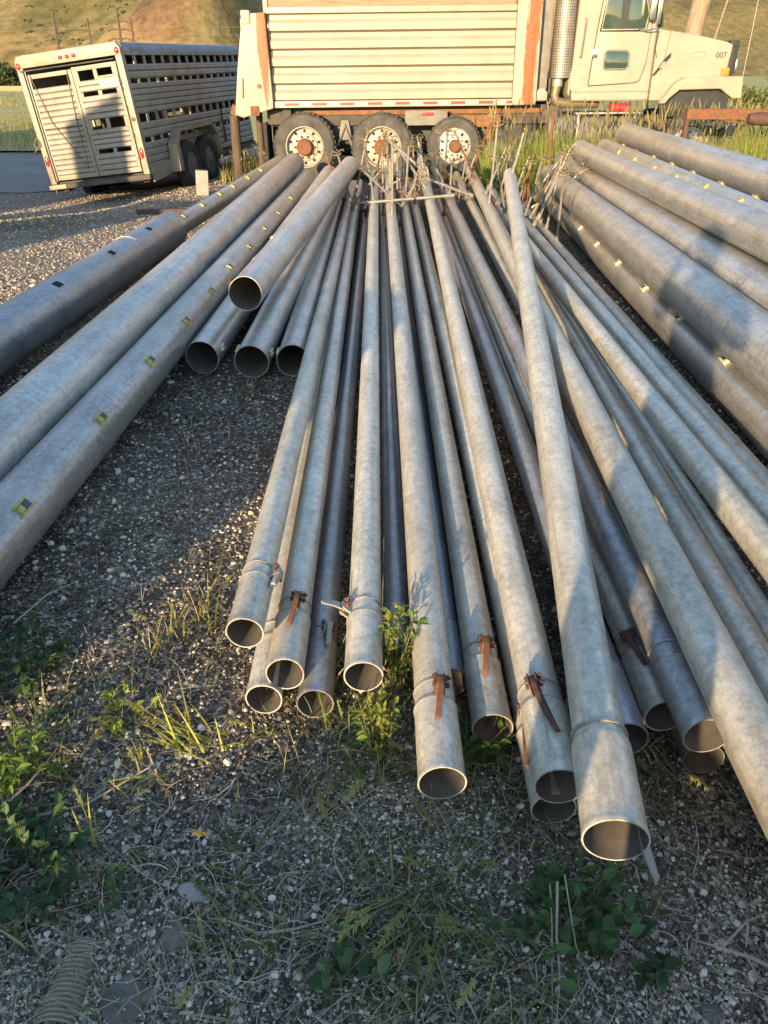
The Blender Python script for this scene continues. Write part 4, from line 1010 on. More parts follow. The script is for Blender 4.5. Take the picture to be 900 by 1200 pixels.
for side, yo in ((-1, YS), (1, YF)):
    for xx in (-1.33, -.03):
        wheel(xx, .58, .515, yo, 'dual', side)
        t = MB(); t.lathe([(.30, 0), (.36, -side * -.0), (.46, 0), (.50, .05), (.515, .08), (.515, .2), (.48, .25), (.30, .25)], 48, 'y', (xx, yo + (.30 if side < 0 else -.55), .58)); tb(t, 'inner_wheel', 'blackrub', None, tilt=False)
    wheel(1.18, .60, .44, yo + (.02 if side < 0 else -.02), 'single', side)
    wheel(5.12, .56, .515, yo + (.06 if side < 0 else -.06), 'single', side)
# tank, steps
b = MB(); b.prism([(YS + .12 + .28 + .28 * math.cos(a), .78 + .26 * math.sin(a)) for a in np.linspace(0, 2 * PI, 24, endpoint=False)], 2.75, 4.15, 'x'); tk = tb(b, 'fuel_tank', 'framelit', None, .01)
b = MB(); b.box((3.15, YS + .02, 1.06), (4.25, YS + .20, 1.085)); b.box((3.2, YS + .06, .62), (3.24, YS + .18, 1.06)); b.box((4.14, YS + .06, .62), (4.18, YS + .18, 1.06)); b.box((3.2, YS + .02, .60), (4.18, YS + .2, .625)); tb(b, 'step', 'zinc', tk, .004)
b = MB(); b.lathe([(.0, 0), (.07, 0), (.07, .3), (0, .3)], 14, 'x', (3.75, YS + .22, 1.14)); tb(b, 'red_canister', 'tape_red', tk)
# exhaust: pierced guard, elbow, tail of pipe
def guard_mat():
    m, nt, b = new_mat('pierced_guard'); v = coords(nt)
    sx = N(nt, 'ShaderNodeSeparateXYZ'); nt.links.new(v, sx.inputs[0])
    def mth(op, p, q=None):
        n = N(nt, 'ShaderNodeMath', operation=op)
        for i, t in enumerate((p, q)):
            if t is None: continue
            if isinstance(t, (int, float)): n.inputs[i].default_value = t
            else: nt.links.new(t, n.inputs[i])
        return n.outputs[0]
    an = mth('ARCTAN2', mth('ADD', sx.outputs[1], .90), mth('SUBTRACT', sx.outputs[0], .90))
    p = mth('MULTIPLY', an, 14.0); q = mth('MULTIPLY', sx.outputs[2], 84.0)
    d = mth('MULTIPLY', mth('SINE', mth('ADD', p, q)), mth('SINE', mth('SUBTRACT', p, q)))
    c = ramp(nt, d, [(.30, (.30, .27, .22)), (.50, (.05, .045, .04))])
    c = mixc(nt, .8, c, ramp(nt, noise(nt, v, 9, 5, .7), [(.3, (.6,)), (.7, (1.1,))]), 'MULTIPLY')
    setc(nt, b, c); b.inputs['Metallic'].default_value = .45; b.inputs['Roughness'].default_value = .5; return m
b = MB(); b.lathe([(.168, 0), (.168, 2.2), (.16, 2.2), (.16, 0)], 32, 'z', (2.90, YS + .30, 1.58), closed=True); ex = tb(b, 'exhaust_stack', guard_mat())
b = MB(); b.tube([(2.86, YS + .30, 1.62), (2.85, YS + .30, 1.46), (2.83, YS + .30, 1.34), (2.86, YS + .31, 1.25), (2.98, YS + .32, 1.215), (3.2, YS + .36, 1.21), (3.6, YS + .5, 1.20)], .075, 16); tb(b, 'exhaust_elbow', 'brass', ex)
b = MB(); b.lathe([(.082, 0), (.086, .02), (.086, .10), (.082, .12)], 24, 'z', (2.86, YS + .30, 1.46)); tb(b, 'pipe_clamp', 'zinc', ex)
b = MB(); b.box((2.70, YS + .22, 1.2), (2.735, YS + .40, 1.58)); b.tube([(2.90, YS + .30, 1.6), (2.90, YS + .30, 3.9)], .065, 16); tb(b, 'stack_bracket', 'frame', ex)
# cab
yc0, yc1 = YS + .14, YF - .14
cab = tb(MB().prism([(3.10, 1.24), (3.02, 1.36), (3.02, 1.55), (3.06, 1.75), (3.10, 3.25), (3.5, 3.35), (4.05, 3.25), (4.33, 2.45), (4.36, 2.24), (4.36, 1.24)], yc0 + .04, yc1 - .04, 'y'), 'cab', 'cream', None, .06, seg=3)
b = MB(); b.prism([(3.345, 1.485), (3.36, 1.47), (4.10, 1.51), (4.16, 1.54), (4.235, 1.80), (4.245, 2.46), (4.04, 3.12), (3.50, 3.12), (3.40, 2.2)], yc0 + .012, yc0 + .05, 'y'); door = tb(b, 'door', 'cream', cab, .012)
b = MB(); b.prism([(3.330, 1.475), (3.352, 1.455), (4.11, 1.495), (4.175, 1.53), (4.25, 1.80), (4.26, 2.47), (4.05, 3.14), (3.49, 3.14), (3.385, 2.2)], yc0 + .036, yc0 + .045, 'y'); tb(b, 'door_seam', 'frame', cab)
b = MB(); b.prism([(3.465, 2.25), (4.14, 2.25), (4.17, 2.46), (3.98, 3.02), (3.56, 3.02)], yc0 - .006, yc0 + .03, 'y'); win = tb(b, 'window', 'glass', door, .02)
b = MB(); pts = [(3.44, yc0 + .004, 2.225), (4.165, yc0 + .004, 2.225), (4.20, yc0 + .004, 2.46), (4.0, yc0 + .004, 3.05), (3.54, yc0 + .004, 3.05)]; b.tube(pts, .014, 8, closed=True); tb(b, 'window_seal', 'black', win)
b = MB(); b.box((3.74, yc0 - .010, 2.255), (3.86, yc0 - .0065, 3.0)); tb(b, 'window_divider', 'black', win)
b = MB(); b.prism([(3.56, 1.70), (3.90, 1.70), (3.94, 1.74), (3.94, 1.91), (3.90, 1.95), (3.60, 1.95), (3.56, 1.91)], yc0 - .008, yc0 + .03, 'y'); vw = tb(b, 'vent_window', 'glass', door, .02)
b = MB(); b.tube([(3.57, yc0, 1.70), (3.90, yc0, 1.70), (3.945, yc0, 1.74), (3.945, yc0, 1.91), (3.90, yc0, 1.955), (3.59, yc0, 1.955), (3.555, yc0, 1.92), (3.55, yc0, 1.74)], .016, 8, closed=True); tb(b, 'vent_frame', 'framelit', vw)
b = MB(); b.box((3.33, yc0 - .012, 1.86), (3.43, yc0 + .02, 1.98)); b.box((3.35, yc0 - .03, 1.89), (3.41, yc0 - .01, 1.94)); tb(b, 'handle', 'chrome', door, .006)
b = MB(); b.tube([(3.17, yc0 + .05, 1.86), (3.17, yc0 - .0, 1.88), (3.20, yc0 - .0, 2.38), (3.20, yc0 + .05, 2.40)], .014, 8); tb(b, 'grab_rail', 'framelit', cab)
b = MB(); b.prism([(4.37, 2.26), (4.44, 2.27), (4.36, 2.75), (4.16, 3.15), (4.12, 3.15), (4.30, 2.72)], yc0 + .03, yc0 + .10, 'y'); b.prism([(4.355, 2.27), (4.42, 2.28), (4.10, 3.2), (4.07, 3.2)], yc0 + .101, yc1 - .1, 'y'); tb(b, 'windscreen', 'glass', cab, .01)
b = MB(); b.box((4.14, yc0 - .20, 2.36), (4.22, yc0 - .10, 3.1)); b.box((4.245, yc0 - .20, 2.3), (4.31, yc0 - .13, 3.1)); mir = tb(b, 'mirror', 'chrome', cab, .012)
b = MB(); b.tube([(4.05, yc0 + .02, 2.24), (4.15, yc0 - .12, 2.22), (4.28, yc0 - .16, 2.25), (4.28, yc0 - .16, 2.36)], .012, 8); b.tube([(4.05, yc0 + .02, 3.1), (4.25, yc0 - .16, 3.12)], .012, 8); tb(b, 'mirror_bracket', 'chrome', mir)
b = MB(); b.box((3.05, yc0 - .004, 1.28), (3.06, yc0 + .06, 1.42)); b.prism([(3.05, 1.375), (4.37, 1.375), (4.37, 1.381), (3.05, 1.381)], yc0 + .034, yc0 + .044, 'y'); tb(b, 'sill_seam', 'frame', cab)
# hood with arched wing
arch = [(4.62, 1.22), (4.66, 1.28), (4.80, 1.40), (5.46, 1.41), (5.58, 1.33), (5.66, 1.27)]
hood_out = [(4.37, 1.24), (4.58, 1.24)] + arch + [(5.80, 1.27), (5.76, 1.57), (5.56, 1.58), (5.60, 2.02), (5.50, 2.06), (4.95, 2.17), (4.37, 2.25)]
hood = tb(MB().prism(hood_out, YS + .17, YF - .17, 'y'), 'hood', 'cream', None, .03, seg=3)
b = MB(); b.prism([(4.50, 1.20), (4.60, 1.20), (4.655, 1.275), (4.80, 1.395), (5.46, 1.405), (5.585, 1.325), (5.68, 1.265), (5.83, 1.265), (5.80, 1.58), (4.86, 1.575), (4.70, 1.48)], YS + .02, YS + .166, 'y'); tb(b, 'wing', 'cream', hood, .025, seg=3)
b = MB(); b.prism([(4.57, 1.23), (4.64, 1.265), (4.79, 1.385), (5.47, 1.395), (5.59, 1.315), (5.69, 1.255), (5.69, 1.0), (4.57, 1.0)], YS + .19, YS + .20, 'y'); tb(b, 'wheel_well', 'black', hood)
b = MB(); b.prism([(5.565, 1.585), (5.69, 1.59), (5.71, 1.98), (5.66, 2.06), (5.575, 2.05)], YS + .20, YF - .20, 'y'); b.box((5.56, YS + .18, 1.99), (5.70, YF - .18, 2.08)); tb(b, 'grille', 'black', hood, .012)
b = MB(); b.box((5.47, YS + .15, 1.585), (5.60, YS + .20, 1.70)); tb(b, 'turn_signal', 'orange_lens', hood, .012)
b = MB(); b.box((5.70, YS + .20, 1.62), (5.73, YS + .45, 1.82)); tb(b, 'headlight', 'chrome', hood, .012)
b = MB(); b.box((5.72, YS + .1, .62), (5.86, YF - .1, .92)); tb(b, 'bumper', 'framelit', None, .02)
b = MB(); b.prism([(4.36, 1.60), (4.40, 1.60), (4.62, 1.86), (4.62, 1.92), (4.55, 1.86)], YS + .152, YS + .172, 'y'); tb(b, 'hood_latch', 'blackrub', hood, .003)
b = MB(); b.prism([(4.45, 1.70), (4.50, 1.72), (4.55, 1.80), (4.51, 1.79)], YS + .146, YS + .151, 'y'); tb(b, 'latch_plate', 'zinc', hood)
b = MB(); b.prism([(4.486, 1.60), (4.492, 1.60), (4.572, 2.22), (4.566, 2.22)], YS + .164, YS + .172, 'y'); tb(b, 'hood_seam', 'frame', hood)
b = MB(); b.tube([(4.93, YS + .166, 1.86), (4.95, YS + .166, 1.91), (5.04, YS + .166, 1.93), (5.17, YS + .166, 1.92), (5.18, YS + .166, 1.865), (5.05, YS + .166, 1.845)], .006, 6, closed=True); tb(b, 'oval_emblem', 'inkgrey', hood)
b = MB(); b.tube([(4.37, YS + .13, 2.22), (4.33, YS + .12, 2.0), (4.38, YS + .12, 1.85)], .006, 6); tb(b, 'loose_cable', 'black', hood)
def text(body, size, mat, parent, mw, name='lettering', ext=.0015, sx=1):
    cu = bpy.data.curves.new(name, 'FONT'); cu.body = body; cu.size = size; cu.extrude = ext; cu.align_x = 'CENTER'; cu.align_y = 'CENTER'
    o = bpy.data.objects.new(name, cu); me = bpy.data.meshes.new_from_object(o); bpy.data.objects.remove(o)
    o = bpy.data.objects.new(name, me); COL.objects.link(o); me.materials.append(M[mat]); me.transform(mw); o.parent = parent; return o
text('007', .115, 'black', hood, TI @ TILT @ Matrix.Translation((5.43, YS + .167, 1.875)) @ Matrix.Rotation(PI / 2, 4, 'X'), 'unit_number', .003)
# mud flaps
b = MB(); b.box((-2.02, YS + .1, .28), (-1.96, YS + .75, .98)); tb(b, 'mud_flap', 'blackrub', None, .005)

# ---------------------------------------------------------------- livestock trailer
TW, TH, TL = 1.74, 1.86, 5.4
def UYp(px, py, Y):
    f, cp, sp = 900., math.cos(R(29.7)), math.sin(R(29.7)); a, b_ = (px - 450) / f, (py - 600) / f
    d = Vector((a, cp - b_ * sp, -sp - b_ * cp)); return Vector((0, 0, 1.65)) + d * (Y / d.y)
LT = empty('livestock_trailer', (0, 0, 0)); tag(LT, "cream slatted livestock trailer tilting to the left at the roadside", 'trailer')
TROT = Euler((0, 0, 0)).to_matrix().to_4x4()
TSC = Matrix.Diagonal((1, 1, .95, 1))
TROT = Matrix.Rotation(R(-9.5), 4, 'Z') @ Matrix.Rotation(R(1.0), 4, 'X') @ Matrix.Rotation(R(-6.5), 4, 'Y') @ TSC
corner = Vector((-3.69, 13.2, .30))          # foot of the right rear corner
LT.matrix_world = Matrix.Translation(corner - (TROT @ Vector((TW / 2, 0, 0)))) @ TROT
def lb(mb, name, mat, parent=None, bevel=0, **k): return mb.build(name, M[mat], parent or LT, bevel, **k)
hw = TW / 2
def slat_wall(rows, c0, c1, axis, at, out, mat_name, parent, name, pitch=.095, dep=.024, th=.012, extra=None):
    """horizontally ribbed sheet between z rows; axis 'y': wall runs along y at x=at; axis 'x': along x at y=at"""
    b = MB()
    for z0, z1 in rows:
        n = max(1, round((z1 - z0) / pitch)); h = (z1 - z0) / n; pts = []
        for k in range(n):
            z = z0 + k * h; pts += [(0, z + .001), (dep, z + h * .22), (dep, z + h * .80), (dep * .6, z + h * .96), (0, z + h - .001)]
        pts = [(d * out + at, z) for d, z in pts]; back = [(at - th * out, z1 - .001), (at - th * out, z0 + .001)]
        poly = pts + back
        if axis == 'y': b.add([(p[0], c0, p[1]) for p in poly] + [(p[0], c1, p[1]) for p in poly], _sides(len(poly)))
        else: b.add([(c0, p[0], p[1]) for p in poly] + [(c1, p[0], p[1]) for p in poly], _sides(len(poly)))
    if extra: b.add(extra.v, extra.f)
    return b.build(name, M[mat_name], parent, 0, smooth=25)
def _sides(n): return [tuple(range(n))[::-1], tuple(range(n, 2 * n))] + [(i, (i + 1) % n, (i + 1) % n + n, i + n) for i in range(n)]
# rows measured up from the floor edge
H1 = [(.02, .44), (.51, .74), (.86, 1.30), (1.36, 1.57)]   # solid bands
GAP = [(.44, .51), (.74, .86), (1.30, 1.36), (1.57, 1.69)]
for sgn in (1, -1):
    ROWS = H1 if sgn > 0 else [(.02, .74), (.86, 1.69)]  # most gaps of the far wall closed to keep the inside dark
    b = MB(); x0, x1 = sorted((sgn * (hw - .045), sgn * (hw - .012)))
    for (z0, z1), cnt in zip(GAP, (15, 15, 15, 15)):
        for k in range(cnt + 1):
            y = .06 + (TL - .16) * k / cnt; b.box((x0, y, z0 - .004), (x1, y + .05, z1 + .004))
    w = slat_wall(ROWS, .06, TL - .06, 'y', sgn * (hw - .03), sgn, 'tr_slat', LT, 'side_wall', extra=b)
    b = MB(); b.prism([(hw * sgn, 1.69), ((hw + .004) * sgn, 1.80), ((hw - .03) * sgn, 1.86), ((hw - .12) * sgn, 1.885), ((hw - .12) * sgn, 1.86), ((hw - .05) * sgn, 1.69)], .05, TL, 'y'); lb(b, 'roof_rail', 'tr_rail', LT, .004)
b = MB(); b.box((-hw + .12, .05, 1.862), (hw - .12, TL, 1.882)); lb(b, 'roof', 'tr_rail')
b = MB(); b.box((-hw, .04, -.06), (hw, TL, .0)); lb(b, 'floor', 'frame')
b = MB(); b.box((-hw + .03, TL - .05, .0), (hw - .03, TL, 1.86)); lb(b, 'front_wall', 'tr_slat')
b = MB(); b.box((-hw + .06, 2.0, .01), (hw - .06, 2.04, 1.80)); lb(b, 'inner_gate', 'frame')  # dark panel added to block the view through and darken the inside
# rear frame
b = MB(); b.box((-hw, -.03, -.02), (-hw + .10, .055, 1.70)); b.box((hw - .10, -.03, -.02), (hw, .055, 1.70)); b.prism([(-hw, 1.70), (hw, 1.70), (hw, 1.80), (hw - .05, 1.87), (-hw + .05, 1.87), (-hw, 1.80)], -.031, .055, 'y')
lb(b, 'rear_frame', 'tr_frame', None, .012)
b = MB(); b.box((-hw - .02, -.07, -.10), (hw + .01, .12, -.021)); bp = lb(b, 'rear_bumper', 'frame', None, .008)
b = MB(); b.box((-hw - .02, -.085, -.095), (-hw + .28, -.071, -.03)); lb(b, 'bumper_plate', 'tr_frame', bp, .006)
lx0, lx1, rx1 = -hw + .12, .0, hw - .12
b = MB()   # left gate frame and right gate frame
for x0, x1, z1 in ((lx0, lx1, 1.60), (lx1 + .012, rx1, 1.62)):
    b.box((x0, -.02, .03), (x0 + .05, .012, z1)); b.box((x1 - .05, -.02, .03), (x1, .012, z1)); b.box((x0 + .05, -.02, .03), (x1 - .05, .012, .10)); b.box((x0 + .05, -.02, z1 - .06), (x1 - .05, .012, z1))
gfm = lb(b, 'gate_frame', 'tr_frame', None, .004)
slat_wall([(.10, .80), (.80, 1.40)], lx0 + .05, lx1 - .05, 'x', .0, -1, 'tr_slat', gfm, 'left_gate', .082)
GWR = ([(.10, .36), (.42, .72), (.86, 1.20), (1.26, 1.42)])
b = MB()
for z0, z1 in ((.36, .42), (.72, .86), (1.20, 1.26), (1.42, 1.56)):
    xm = (lx1 + .062 + rx1 - .05) / 2
    b.box((xm - .03, -.012, z0 - .004), (xm + .03, .008, z1 + .004)); b.box((lx1 + .06, -.012, z0 - .004), (lx1 + .10, .008, z1 + .004)); b.box((rx1 - .09, -.012, z0 - .004), (rx1 - .048, .008, z1 + .004))
gw = slat_wall(GWR, lx1 + .062, rx1 - .05, 'x', .0, -1, 'tr_slat', gfm, 'right_gate', .082, extra=b)
b = MB(); b.box((lx0 + .05, -.024, .79), (lx1 - .05, -.008, .81)); lb(b, 'gate_rail', 'frame', gfm)
for xx, mtn in ((-hw + .105, 'frame'), (-hw + .135, 'zinc')):
    b = MB(); b.tube([(xx, -.045, .02), (xx, -.045, 1.66)], .009, 8); lb(b, 'latch_rod', mtn, gfm)
b = MB(); b.tube([(-hw + .06, -.05, 1.66), (hw - .12, -.05, 1.655)], .011, 8); lb(b, 'track_bar', 'frame', gfm)
b = MB(); b.tube([(rx1 + .01, -.04, .05), (rx1 + .01, -.04, 1.6)], .008, 8)
for z in (.2, .55, .95, 1.22, 1.3): b.box((rx1 - .0, -.05, z), (rx1 + .03, -.03, z + .05))
lb(b, 'hinge_rod', 'frame', gfm)
b = MB(); b.tube([(lx0 + .06, -.03, 1.62), (lx0 + .22, -.04, .9), (lx1 - .12, -.035, .16), (lx1 - .115, -.04, .9), (lx1 - .06, -.03, 1.6)], .007, 6); lb(b, 'hanging_rope', 'rope', gfm)
b = MB(); b.tube([(-hw - .01, -.02, .72), (-hw - .07, -.06, .62), (-hw - .04, -.05, .54)], .012, 6); b.tube([(-hw, -.03, .70), (-hw + .04, -.06, .60), (-hw - .10, -.05, .50)], .008, 6); lb(b, 'gate_latch', 'rope', gfm)
def lamp(x, z, rx, rz, y=-.031):
    b = MB(); v = []; 
    b.lathe([(1.0, 0), (.95, -.5), (.6, -.9), (.001, -1)], 18, 'y'); b.xf(Matrix.Translation((x, y, z)) @ Matrix.Diagonal((rx, .022, rz, 1))); lb(b, 'tail_light', 'red_lens')
for xx in (-.10, .01, .12): lamp(xx, 1.775, .036, .028)
lamp(-hw + .045, 1.73, .032, .05); lamp(hw - .05, 1.76, .036, .048); lamp(-hw + .05, .34, .034, .085); lamp(hw - .05, .30, .034, .085)
b = MB(); b.lathe([(.03, 0), (.03, -.012), (.001, -.014)], 16, 'y', (hw - .045, -.03, .80)); lb(b, 'rubber_stop', 'black')
b = MB(); b.box((.42, -.034, 1.285), (.74, -.028, 1.455)); pt_ = lb(b, 'number_plate', 'tape_white', gfm, .004)
b = MB(); b.box((.425, -.0365, 1.415), (.735, -.0345, 1.450)); lb(b, 'plate_band', 'orange_lens', pt_)
text('1SX 34A', .075, 'inkgrey', pt_, Matrix.Translation((.58, -.035, 1.345)) @ Matrix.Rotation(PI / 2, 4, 'X'), 'plate_number')
text('FEATHERLITE', .085, 'inkgrey', LT, Matrix.Translation((hw + .0055, .55, 1.77)) @ Matrix.Rotation(PI / 2, 4, 'Z') @ Matrix.Rotation(PI / 2, 4, 'X'), 'faded_lettering')
b = MB(); b.lathe([(.03, 0), (.03, .006), (.012, .007)], 14, 'x', (hw + .003, .14, 1.77)); lb(b, 'round_badge', 'zinc')
# fender and wheels
y1, y2, rw = 1.45, 2.30, .41
for sgn in (1, -1):
    xs = sorted((sgn * hw * .999 + sgn * .01, sgn * (hw + .17)))
    out_ = [(y1 - .66, -.10), (y1 - .60, .34), (y1 - .34, .56), (y2 + .30, .56), (y2 + .56, .34), (y2 + .60, -.02)]
    inn = [(y2 + .545, -.02), (y2 + .51, .32), (y2 + .28, .51), (y1 - .31, .51), (y1 - .47, .32), (y1 - .48, -.10)]
    b = MB(); b.prism(out_ + inn, xs[0], xs[1], 'x'); b.prism([(.06, -.16), (y1 - .52, -.1), (y1 - .52, .12), (.06, .06)], *sorted((sgn * (hw - .01), sgn * (hw + .012))), 'x'); lb(b, 'fender', 'tr_frame', None, .01)
    for yy in (y1, y2):
        b = MB(); xo = sgn * (hw + .15); 
        pr = [(rw * .55, -.03), (rw * .62, -.005), (rw * .86, 0), (rw * .97, -.03), (rw, -.06), (rw, -.16), (rw * .96, -.19), (rw * .8, -.215), (rw * .55, -.19)]
        cz = -.06
        b.lathe([(a, d * sgn) for a, d in pr], 40, 'x', (xo, yy, cz), closed=True); wv = lb(b, 'wheel', 'blackrub')
        b = MB(); b.lathe([(rw * .56, -.03 * sgn), (rw * .5, -.06 * sgn), (rw * .4, -.05 * sgn), (rw * .25, -.02 * sgn), (.001, -.015 * sgn)], 28, 'x', (xo, yy, cz)); rm_ = lb(b, 'rim', 'rim_grey', wv)
        b = MB()
        for k in range(6):
            a = k * PI / 3; b.lathe([(.03, 0), (.03, .006 * sgn)], 10, 'x', (xo - .05 * sgn, yy + .155 * math.cos(a), cz + .155 * math.sin(a)))
        lb(b, 'rim_hole', 'rust', rm_)
b = MB(); b.box((-hw, y1 - .05, -.17), (hw, y1 + .05, -.07)); b.box((-hw, y2 - .05, -.17), (hw, y2 + .05, -.07)); b.box((-hw + .1, .1, -.15), (-hw + .2, TL, -.061)); b.box((hw - .2, .1, -.15), (hw - .1, TL, -.061)); b.prism([(-.1, -.15), (.1, -.15), (.1, -.06), (-.1, -.06)], TL, TL + 1.2, 'y'); b.tube([(0, TL + 1.0, -.1), (0, TL + 1.0, -.55)], .04, 10); lb(b, 'undercarriage', 'frame')
b = MB(); b.tube([(hw + .01, 3.6, .15), (hw + .04, 3.55, .75)], .02, 8); lb(b, 'side_latch', 'frame')
# ---------------------------------------------------------------- small things around the yard
def post(x, y, r, h, lab, mat='wooddark', lean=(0, 0), name='fence_post', cat='post', n=14):
    z = gz(x, y) - .15; b = MB()
    b.tube([(x, y, z), (x + lean[0] * .5, y + lean[1] * .5, z + h * .5), (x + lean[0], y + lean[1], z + h + .15)], [r * 1.04, r, r * .94], n)
    o = b.build(name, M[mat], None); return tag(o, lab, cat)
post(-2.56, 14.75, .085, 1.05, "dark round wooden post below the truck's tail corner")
post(-2.17, 15.0, .06, 1.1, "thinner dark wooden post just right of the thick one beside the rear wheel")
b = MB(); b.box((-.095, -.07, -.02), (.095, .07, .36)); b.xf(Matrix.Translation((-2.86, 13.0, gz(-2.86, 13.0))) @ Matrix.Rotation(R(4), 4, 'Y') @ Matrix.Rotation(R(12), 4, 'Z'))
o = b.build('concrete_block', M['concrete'], None, .012); tag(o, "pale upright concrete block standing by the trailer's wheels", 'concrete block')
b = MB(); b.box((-.45, -.05, 0), (.45, .05, .05)); b.xf(Matrix.Translation((-2.95, 11.25, gz(-2.95, 11.25))) @ Matrix.Rotation(R(8), 4, 'Z'))
o = b.build('old_board', M['wooddark'], None, .006); tag(o, "dark flat board lying on the gravel in front of the trailer", 'board')
# rusty implement beam at the right
be = empty('implement_beam', (4.4, 12.5, 0)); tag(be, "rusty steel implement beam crossing in front of the truck's front wheel", 'steel beam')
bi = Matrix.Translation((-4.4, -12.5, 0))
b = MB(); b.box((4.36, 12.42, 1.20), (9.2, 12.56, 1.215)); b.box((4.36, 12.42, 1.08), (9.2, 12.435, 1.1995)); b.box((4.36, 12.545, 1.08), (9.2, 12.56, 1.1995)); b.xf(bi).build('beam', M['rust'], be, .003)
b = MB(); b.box((4.36, 12.45, .0), (4.42, 12.53, 1.195)); b.box((8.9, 12.45, -.02), (9.0, 12.53, 1.195)); b.xf(bi).build('leg', M['rustdark'], be, .004)
b = MB(); b.tube([(5.22, 12.36, 1.10), (5.35, 12.36, 1.09), (9.0, 12.36, 1.05)], [.06, .085, .085], 16); b.xf(bi).build('roller', M['rustdark'], be)
b = MB(); b.tube([(4.78, 12.45, 1.14), (4.95, 12.44, 1.06), (5.3, 12.43, 1.02), (5.7, 12.43, 1.0)], .013, 8); b.xf(bi).build('linkage_rod', M['rust'], be)
post(2.47, 12.5, .022, 1.20, "thin rusty steel stake in the grass before the truck's step", 'rust', (-.02, 0), 'steel_stake', 'stake', 8)
post(6.72, 20.5, .20, 8.0, "stout leaning wooden utility pole behind the truck's hood", 'wood', (.9, 0), 'utility_pole', 'pole', 18)
post(6.93, 20.2, .022, 4.6, "slim conduit pole beside the stout leaning pole", 'woodboard', (.9, 0), 'conduit_pole', 'pole', 8)
post(9.75, 24.0, .010, 7.5, "hair-thin pale mast standing alone at the right of the hillside", 'wire', (.02, 0), 'thin_mast', 'mast', 8)
# power line across the valley
def power_pole(px, pyt, arms, lab, Y=140.0, r=.25, armw=1.9):
    t = UYp(px, pyt, Y); e = empty('power_pole', (t.x, Y, -1.2)); tag(e, lab, 'power pole', 'power line poles below the hills')
    h = t.z + 1.2
    b = MB(); b.tube([(0, 0, 0), (0, 0, h)], [r, r * .7], 8); b.build('mast', M['wooddark'], e)
    at = []
    for ay in arms:
        z = UYp(px, ay, Y).z + 1.2
        b = MB(); b.tube([(-armw, 0, z - .45), (-armw * .5, 0, z - .1), (0, 0, z - .22), (armw * .5, 0, z - .1), (armw, 0, z - .45)], .13, 6); b.build('cross_arm', M['wooddark'], e)
        at.append(z - 1.2)
    return Vector((t.x, Y, 0)), at
P1 = power_pole(61, 14, (28.5, 40), "leftmost power pole with two drooping cross arms")
P2 = power_pole(102, 21, (), "shorter bare power pole between the two armed poles", r=.18)
P3 = power_pole(136, 8, (23.5, 33, 44), "tallest power pole with three drooping cross arms")
P4 = power_pole(153, 22, (), "bare slim power pole just right of the tallest one", r=.18)
def wire(a, b_, sag, lab, r=.016):
    a, b_ = Vector(a), Vector(b_); pts = [a.lerp(b_, t) - Vector((0, 0, sag * 4 * t * (1 - t))) for t in np.linspace(0, 1, 24)]
    m = MB(); m.tube(pts, r, 5); o = m.build('power_line', M['wire']); tag(o, lab, 'wire', 'wires strung between the power poles')
for z1, z3, lab in ((P1[1][0] - .45, P3[1][0] - .45, "upper power wire running across the tan slope"), (P1[1][1] - .45, P3[1][1] - .45, "middle power wire running across the tan slope"), (P1[1][1] - 1.6, P3[1][2] - .45, "lowest power wire running across the tan slope")):
    wire((-95, 141, z1 - 1.5), (P1[0].x, 139.9, z1), .4, lab + " left of the first pole")
    wire((P1[0].x, 139.9, z1), (P3[0].x, 139.9, z3), .35, lab + " between the armed poles")
    wire((P3[0].x, 139.9, z3), (8, 150, z3 + 1.4), .9, lab + " right of the tallest pole")
# tan wall and bushes at far left
b = MB(); b.box((-75, 86.5, -.6), (-30, 86.9, .62)); o = b.build('block_wall', M['tanwall'], None, .02); tag(o, "low tan block wall at the far edge of the field", 'wall')
def bush(x, y, z, rx, ry, h, n, lab, cat='bush', leaf=.05, colr=(.05, .065, .02), seed=1, group=None, trunk=True, name='bush'):
    rg = np.random.default_rng(seed)
    nc = 16
    cc = np.stack([rg.normal(0, .42, nc) * rx, rg.normal(0, .42, nc) * ry, h * (.25 + .6 * rg.random(nc))], 1)
    cr = (.22 + .22 * rg.random(nc)) * min(rx, h)
    k = rg.integers(0, nc, n); d = rg.normal(size=(n, 3)); d /= np.linalg.norm(d, axis=1)[:, None]
    p = cc[k] + d * (cr[k] * rg.random(n) ** .45)[:, None]; p[:, 2] = np.abs(p[:, 2])
    a = rg.normal(size=(n, 3)); a /= np.linalg.norm(a, axis=1)[:, None]; c = np.cross(a, rg.normal(size=(n, 3))); c /= np.linalg.norm(c, axis=1)[:, None]
    s = leaf * (.6 + .8 * rg.random(n))[:, None]
    v = np.stack([p - a * s, p + c * s * .45, p + a * s, p - c * s * .45], 1).reshape(-1, 3)
    col = np.repeat(np.array(colr) * (.55 + .9 * rg.random(n))[:, None], 4, 0)
    root = empty(name, (x, y, z)); tag(root, lab, cat, group)
    np_mesh('foliage', v, np.arange(4 * n).reshape(-1, 4), M['bush'], col, parent=root)['kind'] = 'stuff'
    b = MB()
    for i in range(6):
        t = cc[i]; b.tube([(0, 0, -.1), (t[0] * .4, t[1] * .4, t[2] * .5), tuple(t)], [.05 * h / 2, .035 * h / 2, .01], 6)
    b.build('stem', M['wooddark'], root)
bush(-43.5, 92, -.3, 2.8, 2, 3.2, 2600, "dark round bush behind the left end of the tan wall", leaf=.22, seed=3)
bush(-39.8, 94, -.3, 2.2, 2, 2.6, 2200, "lower dark bush right of the round one behind the tan wall", leaf=.2, seed=4)
bush(-47.5, 95, -.3, 3, 2, 4.2, 2600, "tall dark bush behind the tan wall at the frame's left edge", leaf=.24, seed=5)
